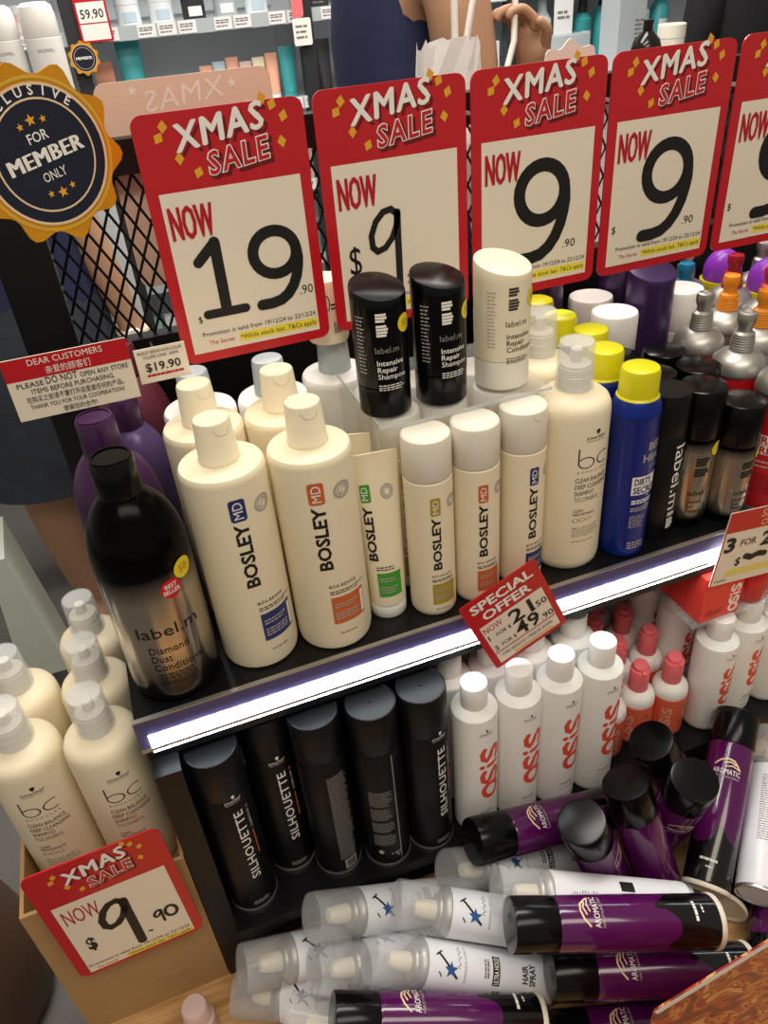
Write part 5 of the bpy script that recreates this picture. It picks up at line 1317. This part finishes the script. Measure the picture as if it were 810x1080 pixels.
mesh_obj('bag_body', V, F, 'pale_bag', bag)
V, F = tube_geo([(-0.052, 0.0, 0.34), (-0.050, 0.0, 0.45), (-0.040, 0.0, 0.58), (-0.020, 0.0, 0.606), (0.0, 0.0, 0.610), (0.020, 0.0, 0.606), (0.040, 0.0, 0.58), (0.050, 0.0, 0.45), (0.052, 0.0, 0.34)], 0.0025, 8)
mesh_obj('handle', V, F, 'white_cord', bag, True)
# silver chain hanging beside the post
t = thing('key_chain', 'silver ring chain dangling on the navy cloth beside the black post', 'chain')
for i in range(9):
    cxx, czz = -0.150 + 0.0045 * i, 0.945 - 0.020 * i
    V, F = tube_geo([(cxx + 0.007 * math.cos(a), 1.02 + (0.004 * math.sin(a) if i % 2 else 0), czz + 0.013 * math.sin(a)) for a in [j * 2 * PI / 14 for j in range(14)]], 0.0022, 6, True)
    mesh_obj('chain_link', V, F, 'steel_rim', t, True)

# person in navy passing right behind the signs, arm bent, holding a bag strap
pb = thing('person', 'person in navy with bare arm gripping a white bag strap behind the signs', 'person', (0, 0, 0))
X, Y = 0.505, 0.74
ch_ = [[('pel', (X, Y, 0.95), 0.125), ('sp', (X, Y, 1.12), 0.078), ('ch', (X, Y + 0.02, 1.33), 0.078), ('nk', (X + 0.01, Y, 1.49), 0.05), ('h1', (X + 0.02, Y, 1.56), 0.072), ('h2', (X + 0.025, Y, 1.63), 0.088), ('h3', (X + 0.02, Y, 1.70), 0.066)],
       [('ch', (X, Y + 0.02, 1.33), 0.078), ('sn', (X + 0.036, Y - 0.12, 1.425), 0.056), ('un', (X + 0.046, Y - 0.140, 1.33), 0.050), ('en', (X + 0.066, Y - 0.140, 1.11), 0.043), ('fn', (X + 0.122, Y - 0.142, 1.18), 0.036), ('wn', (X + 0.160, Y - 0.145, 1.268), 0.027), ('pn', (X + 0.148, Y - 0.148, 1.318), 0.024)],
       [('ch', (X, Y, 1.33), 0.115), ('sf', (X + 0.022, Y + 0.14, 1.425), 0.058), ('ef', (X + 0.03, Y + 0.17, 1.13), 0.042), ('wf', (X + 0.09, Y + 0.15, 0.90), 0.028), ('pf', (X + 0.10, Y + 0.15, 0.84), 0.027)],
       [('pel', (X, Y, 0.95), 0.125), ('hn', (X, Y - 0.08, 0.85), 0.088), ('kn', (X + 0.03, Y - 0.08, 0.49), 0.060), ('an', (X, Y - 0.08, 0.09), 0.038), ('tn', (X + 0.13, Y - 0.08, 0.035), 0.034)],
       [('pel', (X, Y, 0.95), 0.125), ('hf', (X, Y + 0.08, 0.85), 0.088), ('kf', (X, Y + 0.08, 0.49), 0.060), ('af', (X - 0.04, Y + 0.08, 0.09), 0.038), ('tf', (X + 0.09, Y + 0.08, 0.035), 0.034)]]
ch_ += hand_chains('pn', (X + 0.148, Y - 0.148, 1.318), (-0.45, 0, 1), (0.3, -1, 0.1), (-1, 0, -0.3), 'n', 0.82)
ch_ += hand_chains('pf', (X + 0.10, Y + 0.15, 0.84), (0.1, 0, -1), (1, 0, 0), (0, -1, 0), 'f')
skin_mesh('body', ch_, 'skin', pb)
loft('navy_top', [(X, Y, 0.88, 0.115, 0.185), (X, Y, 1.05, 0.098, 0.155), (X - 0.004, Y, 1.20, 0.090, 0.118), (X - 0.006, Y + 0.01, 1.33, 0.090, 0.115), (X, Y + 0.01, 1.42, 0.085, 0.105), (X, Y, 1.475, 0.070, 0.085), (X + 0.005, Y, 1.50, 0.06, 0.062)], 'navy_cloth', pb)
loft('trousers', [(X, Y, 0.05, 0.10, 0.17), (X, Y, 0.5, 0.105, 0.175), (X, Y, 0.85, 0.13, 0.19), (X, Y, 0.93, 0.122, 0.18)], 'black_cloth', pb)
loft('hair', [(X - 0.02, Y, 1.47, 0.05, 0.07), (X - 0.01, Y, 1.54, 0.085, 0.095), (X + 0.005, Y, 1.64, 0.105, 0.105), (X + 0.01, Y, 1.72, 0.09, 0.09), (X + 0.01, Y, 1.765, 0.04, 0.04)], 'hair', pb)
for yy in (-0.08, 0.08):
    box('shoe', X - 0.05, X + 0.19, Y + yy - 0.045, Y + yy + 0.045, 0.0, 0.06, 'black_cloth', pb, 0.02)
wx, wy, wz = X + 0.158, Y - 0.145, 1.274
br = thing('gold_bracelet', 'thin gold bracelet on the wrist behind the signs', 'bracelet')
V, F = tube_geo([(wx + 0.031 * math.cos(a), wy + 0.031 * math.sin(a), wz + 0.014 * math.cos(a)) for a in [i * 2 * PI / 22 for i in range(22)]], [0.0030 + 0.0010 * (i % 2) for i in range(22)], 6, True)
mesh_obj('links', V, F, 'gold_metal', br, True, 80)
wb = thing('white_bag', 'crumpled white paper bag with cord straps hanging in front of the bare arm', 'bag', (X - 0.012, Y - 0.215, 1.12))
n = 10; V, F = [], []
rnd = random.Random(3)
for zi in range(8):
    z = 0.205 * zi / 7
    for i in range(24):
        a = 2 * PI * i / 24
        rx, ry = 0.047 * (1 - 0.06 * zi / 7), 0.016 * (1 - 0.3 * zi / 7)
        sx = math.copysign(abs(math.cos(a)) ** 0.5, math.cos(a)); sy = math.copysign(abs(math.sin(a)) ** 0.6, math.sin(a))
        V.append((rx * sx + rnd.uniform(-0.002, 0.002), ry * sy + rnd.uniform(-0.002, 0.002), z + (rnd.uniform(-0.006, 0.012) if zi == 7 else 0)))
for zi in range(7):
    for i in range(24):
        j = (i + 1) % 24; F.append((zi * 24 + i, zi * 24 + j, (zi + 1) * 24 + j, (zi + 1) * 24 + i))
F.append(tuple(range(24)))
mesh_obj('bag_body', V, F, 'tissue_paper', wb)
for pts in ([(0.010, 0.0, 0.19), (0.012, 0.005, 0.28), (0.020, 0.03, 0.36), (0.030, 0.07, 0.40)], [(0.022, 0.0, 0.19), (0.036, 0.0, 0.25), (0.062, 0.01, 0.30), (0.09, 0.04, 0.35), (0.10, 0.09, 0.38)], [(0.040, 0.012, 0.15), (0.095, 0.02, 0.16), (0.122, 0.045, 0.20), (0.126, 0.05, 0.28), (0.11, 0.07, 0.38)]):
    V, F = tube_geo(pts, 0.0048, 8)
    mesh_obj('strap', V, F, 'white_cord', wb, True, 60)

# person in black further back
pc = thing('person', 'person dressed in black in the far aisle', 'person', (0, 0, 0))
X, Y = 2.10, 1.72
ch_ = [[('pel', (X, Y, 0.92), 0.13), ('sp', (X, Y, 1.08), 0.11), ('ch', (X, Y, 1.28), 0.12), ('nk', (X, Y, 1.43), 0.05), ('h1', (X, Y, 1.50), 0.072), ('h2', (X, Y, 1.57), 0.088), ('h3', (X, Y, 1.64), 0.066)]]
for s_ in (1, -1):
    ch_ += [[('ch', (X, Y, 1.28), 0.12), ('s%d' % s_, (X + 0.16 * s_, Y, 1.36), 0.058), ('e%d' % s_, (X + 0.21 * s_, Y, 1.08), 0.042), ('w%d' % s_, (X + 0.20 * s_, Y - 0.05, 0.84), 0.028), ('p%d' % s_, (X + 0.20 * s_, Y - 0.06, 0.78), 0.027)],
            [('pel', (X, Y, 0.92), 0.13), ('h%d' % s_, (X + 0.08 * s_, Y, 0.82), 0.09), ('k%d' % s_, (X + 0.08 * s_, Y, 0.47), 0.06), ('a%d' % s_, (X + 0.08 * s_, Y, 0.09), 0.038), ('t%d' % s_, (X + 0.08 * s_, Y - 0.12, 0.035), 0.034)]]
    ch_ += hand_chains('p%d' % s_, (X + 0.20 * s_, Y - 0.06, 0.78), (0, 0, -1), (0, -1, 0), (-s_, 0, 0), 'h%d' % s_)
skin_mesh('body', ch_, 'skin', pc)
bt = loft('black_top', [(X, Y, 0.84, 0.20, 0.14), (X, Y, 1.0, 0.185, 0.13), (X, Y, 1.15, 0.185, 0.13), (X, Y, 1.30, 0.215, 0.135), (X, Y, 1.38, 0.190, 0.10), (X, Y, 1.43, 0.09, 0.075), (X, Y, 1.45, 0.06, 0.06)], 'black_cloth', pc)
for s_ in (1, -1):
    V, F = tube_geo([(X + 0.13 * s_, Y, 1.375), (X + 0.175 * s_, Y, 1.34), (X + 0.205 * s_, Y, 1.20), (X + 0.212 * s_, Y - 0.005, 1.06), (X + 0.205 * s_, Y - 0.04, 0.88)], [0.07, 0.072, 0.060, 0.052, 0.040], 16)
    mesh_obj('sleeve', V, F, 'black_cloth', bt, True, 60)
loft('trousers', [(X, Y, 0.05, 0.15, 0.10), (X, Y, 0.5, 0.165, 0.11), (X, Y, 0.85, 0.195, 0.135), (X, Y, 0.92, 0.185, 0.13)], 'black_cloth', pc)
loft('hair', [(X, Y + 0.02, 1.30, 0.10, 0.05), (X, Y + 0.02, 1.45, 0.105, 0.08), (X, Y + 0.012, 1.58, 0.108, 0.105), (X, Y + 0.005, 1.66, 0.09, 0.09), (X, Y, 1.70, 0.04, 0.04)], 'hair', pc)
for s_ in (1, -1): box('shoe', X + 0.08 * s_ - 0.045, X + 0.08 * s_ + 0.045, Y - 0.18, Y + 0.06, 0.0, 0.06, 'black_cloth', pc, 0.02)

# brown bag and pale slipper on the floor beside the plinth
t = thing('brown_bag', 'slouching brown bag on the floor beside the cardboard box', 'bag', (-0.56, 0.30, 0.0))
loft('bag_body', [(0, 0, 0.0, 0.13, 0.11), (0, 0, 0.03, 0.155, 0.13), (0, 0, 0.16, 0.165, 0.14), (0, 0, 0.28, 0.150, 0.12), (0, 0, 0.33, 0.135, 0.10)], 'brown_bag', t)
V, F = tube_geo([(0.138 * math.cos(a), 0.104 * math.sin(a), 0.33) for a in [i * 2 * PI / 28 for i in range(28)]], 0.004, 8, True)
mesh_obj('rim', V, F, 'grey_plastic', t, True)
flat('white_patch', RRECT(-0.05, 0.10, 0.05, 0.20, 0.03), 'white_leather', t, 0.143, 0.004)

# ------------------------------------------------------------------ wall unit across the aisle
YF = 2.30
un = thing('wall_unit', 'white wall shelving with pale blue back panels across the aisle', 'shelving')
box('back_board', -1.2, 3.4, YF + 0.30, YF + 0.33, 0.0, 2.2, 'far_white', un)
for z in (0.30, 0.58, 0.84, 1.10, 1.345, 1.62):
    s = box('shelf_board', -1.2, 3.4, YF, YF + 0.30, z - 0.02, z, 'far_white' if z > 0.9 else 'grey_plastic', un)
    box('price_rail', -1.2, 3.4, YF - 0.012, YF - 0.001, z - 0.028, z + 0.010, 'grey_plastic', s)
for x in (-0.70, 0.085, 0.80, 1.55, 2.35):
    box('black_post', x - 0.022, x + 0.022, YF - 0.02, YF + 0.02, 0.0, 2.2, 'far_dark', un)
for x0, x1 in ((-0.66, 0.05), (0.12, 0.765), (0.835, 1.515), (1.585, 2.315)):
    for z0, z1 in ((1.13, 1.31), (1.37, 1.58), (0.87, 1.06)):
        tag(box('back_panel', x0, x1, YF + 0.28, YF + 0.298, z0, z1, 'far_panel', un), 'pale blue back panel')
# price labels along the rails, one by one
lp = None
for z in (1.345, 1.10, 0.84):
    x = -0.05
    while x < 2.3:
        w_ = 0.055
        if lp is None:
            lp = box('shelf_label', -w_ / 2, w_ / 2, -0.0015, 0.0, -0.017, 0.017, 'pale_tag', un)
            flat('lettering', LINES(-0.022, 0.022, [0.006, 0.000, -0.009], 0.0035, 0.012, 0.002, seed=60), 'ink_grey', lp, 0.002)
            o = lp
        else:
            o = lp.copy(); COL.objects.link(o); o.parent = un
            c = lp.children[0].copy(); COL.objects.link(c); c.parent = o
        o.location = (x, YF - 0.0125, z - 0.008)
        x += 0.062 + (0.05 if random.random() < 0.2 else 0)

def far_bottle(m, cm, r, h, shape='bottle'):
    t = thing('far_bottle', 'x', 'bottle')
    if shape == 'bottle':
        lathe_obj('body', [(0, 0), (r, 0), (r, h * 0.68), (r * 0.55, h * 0.78), (0, h * 0.78)], m, t, 20)
        lathe_obj('cap', [(0, h * 0.781), (r * 0.5, h * 0.781), (r * 0.46, h), (0, h)], cm, t, 18)
    else:
        lathe_obj('body', [(0, 0), (r, 0), (r, h * 0.72), (r * 0.97, h * 0.725), (0, h * 0.726)], m, t, 20)
        lathe_obj('lid', [(0, h * 0.728), (r * 1.02, h * 0.728), (r * 1.02, h), (0, h)], cm, t, 20)
    wrap('label_panel', RECT(-r * 0.6, h * 0.2, r * 0.6, h * 0.5, r * 0.2), r, 'pale_tag' if m != 'far_white' else 'pale_blue', t, 0.0008)
    return t
def far_tube(m, cm, w_, h):
    t = thing('far_tube', 'x', 'tube')
    lathe_obj('cap', [(0, 0), (w_ * 0.42, 0), (w_ * 0.42, 0.022), (0, 0.0222)], cm, t, 20)
    seg = 20; V, F = [], []
    zs = [0.0224, 0.03, h * 0.5, h * 0.8, h]
    for z in zs:
        k = (z - 0.0224) / (h - 0.0224); a, b = w_ * (0.42 + 0.08 * k), w_ * (0.42 * (1 - k)) + 0.0012
        for i in range(seg): V.append((a * math.sin(2 * PI * i / seg), -b * math.cos(2 * PI * i / seg), z))
    for r_ in range(len(zs) - 1):
        for i in range(seg):
            j = (i + 1) % seg; F.append((r_ * seg + i, r_ * seg + j, (r_ + 1) * seg + j, (r_ + 1) * seg + i))
    F.append(tuple(range(seg))); F.append(tuple((len(zs) - 1) * seg + i for i in range(seg)))
    mesh_obj('tube_body', V, F, m, t, True)
    return t
def far_box(m, w_, d, h, name='far_carton'):
    t = thing(name, 'x', 'box')
    box('carton', -w_ / 2, w_ / 2, -d / 2, d / 2, 0, h, m, t, 0.002)
    flat('lettering', LINES(-w_ * 0.35, w_ * 0.35, [h * 0.5, h * 0.42, h * 0.2], h * 0.04, w_ * 0.3, w_ * 0.04, seed=61), 'ink_grey', t, d / 2 + 0.0004)
    return t
Z1, Z2, Z3 = 1.10, 1.345, 0.84
yy = YF + 0.05
CNAME = {'teal': 'teal', 'peach': 'peach', 'salmon': 'salmon orange', 'pale_blue': 'pale blue', 'pale_pink': 'pale pink', 'mint': 'mint green', 'rose': 'rose pink', 'maroon': 'maroon', 'far_dark': 'black', 'far_white': 'white', 'sage': 'sage green', 'grey_plastic': 'grey', 'cream_plastic': 'cream', 'amber_dark': 'dark amber'}
FP = {}
def far(kind, m, cm, x, z, a, b, where, y=None, d=0.04):
    key = (kind, m, cm, a, b, where)
    nm = {'tube': 'squeeze tube', 'box': 'carton', 'bottle': 'bottle', 'jar': 'lidded jar'}[kind]
    lb = '%s %s on the pale wall unit, %s' % (CNAME[m], nm, where)
    loc = (x, yy if y is None else y, z)
    if key not in FP:
        FP[key] = far_tube(m, cm, a, b) if kind == 'tube' else far_box(m, a, d, b) if kind == 'box' else far_bottle(m, cm, a, b, kind)
        o = FP[key]; o.location = loc; o['label'] = lb
    else:
        o = clone(FP[key], loc)
    o['group'] = 'products on the pale wall unit'
    return o
w1 = 'on the shelf below the price labels'
far('tube', 'teal', 'teal', 0.235, Z1, 0.075, 0.215, w1)
far('box', 'salmon', '', 0.175, Z1, 0.055, 0.10, w1); far('box', 'peach', '', 0.150, Z1, 0.06, 0.165, w1, YF + 0.10)
for i, m in enumerate(('far_dark', 'grey_plastic', 'far_dark')): far('box', m, '', 0.310 + i * 0.062, Z1, 0.055, 0.045, w1)
for i, m in enumerate(('peach', 'pale_blue', 'peach', 'pale_pink', 'cream_plastic', 'peach')):
    far('tube', m, 'far_white', 0.465 + i * 0.044, Z1, 0.042, 0.125 + 0.008 * (i % 3), w1)
far('tube', 'teal', 'teal', 0.738, Z1, 0.055, 0.155, w1)
for i in range(3): far('jar', 'sage', 'sage', -0.02 + 0.055 * i - 0.06, Z1, 0.025, 0.10, w1)
for i, m in enumerate(('far_dark', 'maroon', 'rose', 'rose', 'pale_pink')): far('tube', m, 'far_dark', 0.862 + i * 0.066, Z1, 0.058, 0.165, 'hung beside the black post')
for i, m in enumerate(('pale_pink', 'pale_pink', 'far_dark', 'far_white', 'far_white', 'far_dark', 'grey_plastic', 'far_white')):
    far('jar', m, 'far_white' if m != 'far_dark' else 'far_dark', -0.14 + i * 0.10 + (0.1 if i > 1 else 0), Z2, 0.036, 0.085, 'above the price labels')
for i, m in enumerate(('far_dark', 'far_white', 'far_white', 'far_dark')): far('box', m, '', 0.865 + i * 0.085, Z2, 0.065, 0.10 + 0.02 * (i % 2), 'above the price labels')
for i, m in enumerate(('teal', 'far_white', 'amber_dark', 'teal', 'teal', 'salmon', 'pale_blue', 'teal')):
    far('bottle', m, 'far_dark' if m != 'far_white' else 'far_white', 1.62 + i * 0.085, Z1, 0.034, 0.20 + 0.02 * (i % 3), 'near the acrylic display box')
for i, m in enumerate(('maroon', 'rose', 'salmon', 'teal', 'far_white')): far('box', m, '', 1.30 + i * 0.05, Z1, 0.046, 0.10, 'in a row of small cartons')
for i, m in enumerate(('pale_pink', 'mint', 'teal', 'pale_pink', 'pale_pink', 'far_white', 'pale_pink', 'rose', 'mint', 'teal', 'far_white', 'pale_pink')):
    far('bottle', m, 'far_white', -0.02 + i * 0.075, Z3, 0.032, 0.19, 'on the middle shelf')
for i, m in enumerate(('teal', 'pale_pink', 'mint', 'far_white', 'pale_pink', 'peach', 'teal', 'far_white', 'pale_pink', 'mint')):
    far('bottle', m, 'far_white', -0.02 + i * 0.085, 0.58, 0.034, 0.18, 'on the low shelf')
for i, m in enumerate(('pale_pink', 'mint', 'far_white', 'pale_pink', 'teal', 'peach')): far('box', m, '', -0.01 + i * 0.10, 0.30, 0.085, 0.15, 'on the bottom shelf')
# display box, column, amber pump bottle
t = thing('display_box', 'clear grey acrylic display box on the far shelf with a white card', 'display box', (1.66, YF - 0.16, 1.08))
box('acrylic_block', -0.085, 0.085, -0.05, 0.05, 0, 0.13, 'grey_plastic', t, 0.004)
box('white_card', -0.035, 0.035, -0.010, -0.004, 0.1305, 0.24, 'pale_tag', t)
flat('lettering', LINES(-0.025, 0.025, [0.19, 0.175], 0.008, 0.03, 0.004, seed=62), 'ink_grey', t, 0.0105)
ct = thing('aisle_counter', 'white counter in the middle of the far aisle', 'counter', (0, 0, 0))
box('counter_top', 1.38, 1.86, 1.78, 2.20, 1.055, 1.08, 'far_white', ct, 0.003)
box('counter_body', 1.40, 1.84, 1.80, 2.18, 0.0, 1.055, 'far_white', ct)
t = thing('white_column', 'square white column with small dark print rising in the far aisle', 'column', (1.756, 1.90, 0.0))
t.location = (1.757, 1.93, 1.08)
box('shaft', -0.052, 0.052, -0.05, 0.05, 0, 0.60, 'grey_plastic', t, 0.004)
flat('lettering', LINES(0.010, 0.048, [0.10 + 0.012 * i for i in range(6)], 0.005, 0.02, 0.003, seed=63), 'ink_grey', t, 0.0505)
t = thing('pump_bottle', 'dark amber bottle with narrow neck on the far counter', 'bottle', (1.585, 1.52, 1.08))
t.location = (1.572, 1.55, 1.0801)
lathe_obj('body', [(0, 0), (0.040, 0), (0.042, 0.004), (0.042, 0.115), (0.036, 0.135), (0.018, 0.152), (0.012, 0.158), (0, 0.158)], 'amber_dark', t, 30, 50)
lathe_obj('cap', [(0, 0.1582), (0.014, 0.1582), (0.014, 0.182), (0, 0.1825)], 'amber_dark', t, 24)
ct2 = thing('side_table', 'small white side table carrying the dark amber bottle', 'table', (1.60, 1.55, 0.0))
box('table_top', -0.12, 0.16, -0.10, 0.10, 1.06, 1.08, 'far_white', ct2, 0.003)
for sx in (-0.10, 0.14):
    for sy in (-0.08, 0.08): box('leg', sx - 0.012, sx + 0.012, sy - 0.012, sy + 0.012, 0.0, 1.0598, 'far_white', ct2)
t = thing('white_jar', 'white lidded jar next to the dark amber bottle', 'jar', (1.672, 1.575, 1.0801))
lathe_obj('body', [(0, 0), (0.036, 0), (0.038, 0.004), (0.038, 0.13), (0, 0.1302)], 'warm_white_plastic', t, 28)
lathe_obj('lid', [(0, 0.1304), (0.039, 0.1304), (0.039, 0.162), (0.036, 0.165), (0, 0.165)], 'warm_white_plastic', t, 28)
# red price sign and small badge on the far post
t = thing('far_price_sign', 'small red edged sign reading 59.90 on the far black post', 'sign', (0.150, YF - 0.030, 1.322))
flat('board', RECT(-0.046, 0, 0.046, 0.190), 'sign_red', t, 0.001, 0.002)
flat('paper_panel', RECT(-0.040, 0.005, 0.040, 0.100), 'ink_white', t, 0.0016)
flat('price', merge(T('59.90', 0.022, 0, 0.060, 0.066, bold=0.01)), 'ink_black', t, 0.0022)
flat('lettering', T('SALE', 0.022, 0, 0.118, 0.066, bold=0.03), 'peach', t, 0.0018)
flat('rule_line', RECT(-0.040, 0.046, 0.040, 0.049), 'ink_red', t, 0.0020)
seal_badge('small gold member badge on the far black post', (0.097, YF - 0.040, 1.285), 0.046, False)
t = thing('pink_tag', 'pink and white hanging tag on the second far post', 'tag', (0.780, YF - 0.035, 1.255))
flat('card', RRECT(-0.030, 0, 0.030, 0.075, 0.006), 'ink_white', t, 0.001, 0.002)
flat('pink_tip', RRECT(-0.026, 0.0755, 0.010, 0.160, 0.012), 'pink_plastic', t, 0.001, 0.002)
flat('lettering', LINES(-0.022, 0.022, [0.05, 0.035, 0.02], 0.006, 0.02, 0.003, seed=64), 'ink_grey', t, 0.0016)
# white salon bottles on a pedestal beyond the navy person
pd = thing('display_pedestal', 'white pedestal carrying two tall white shampoo bottles', 'pedestal')
box('pedestal_top', -0.32, 0.075, 1.44, 1.62, 1.135, 1.155, 'far_white', pd, 0.003)
box('pedestal_body', -0.30, 0.055, 1.46, 1.60, 0.0, 1.1348, 'far_white', pd)
def tall_white():
    t = thing('salon_bottle', 'x', 'bottle'); R = 0.038
    lathe_obj('body', [(0, 0), (0.036, 0), (R, 0.004), (R, 0.205), (0.037, 0.206), (0, 0.2062)], 'white_plastic', t, 30)
    lathe_obj('cap', [(0, 0.2064), (0.0372, 0.2064), (0.0378, 0.208), (0.0372, 0.245), (0.034, 0.262), (0.024, 0.269), (0, 0.270)], 'white_plastic', t, 30)
    wrap('lettering', T('GOLDWELL', 0.006, 0, 0.180, 0.036, sp=1.1), R, 'ink_black', t)
    wrap('lettering', merge(T('BLONDES', 0.0085, 0, 0.140, 0.040, bold=0.02), T('& HIGHLIGHTS', 0.005, 0, 0.129, 0.040, bold=0.01)), R, 'purple_gloss', t, big=True)
    wrap('lettering', LINES(-0.018, 0.020, [0.108 - 0.006 * i for i in range(9)], 0.0018, 0.006, seed=65), R, 'ink_lightgrey', t)
    return t
t = tall_white()
put(t, 'tw', (-0.002, 1.51, 1.1552), 0.0, 'tall white GOLDWELL bottle above the member badge', 'white salon bottles on the pedestal')
put(t, 'tw', (-0.084, 1.54, 1.1552), 0.0, 'tall white GOLDWELL bottle half behind the navy shoulder', 'white salon bottles on the pedestal')
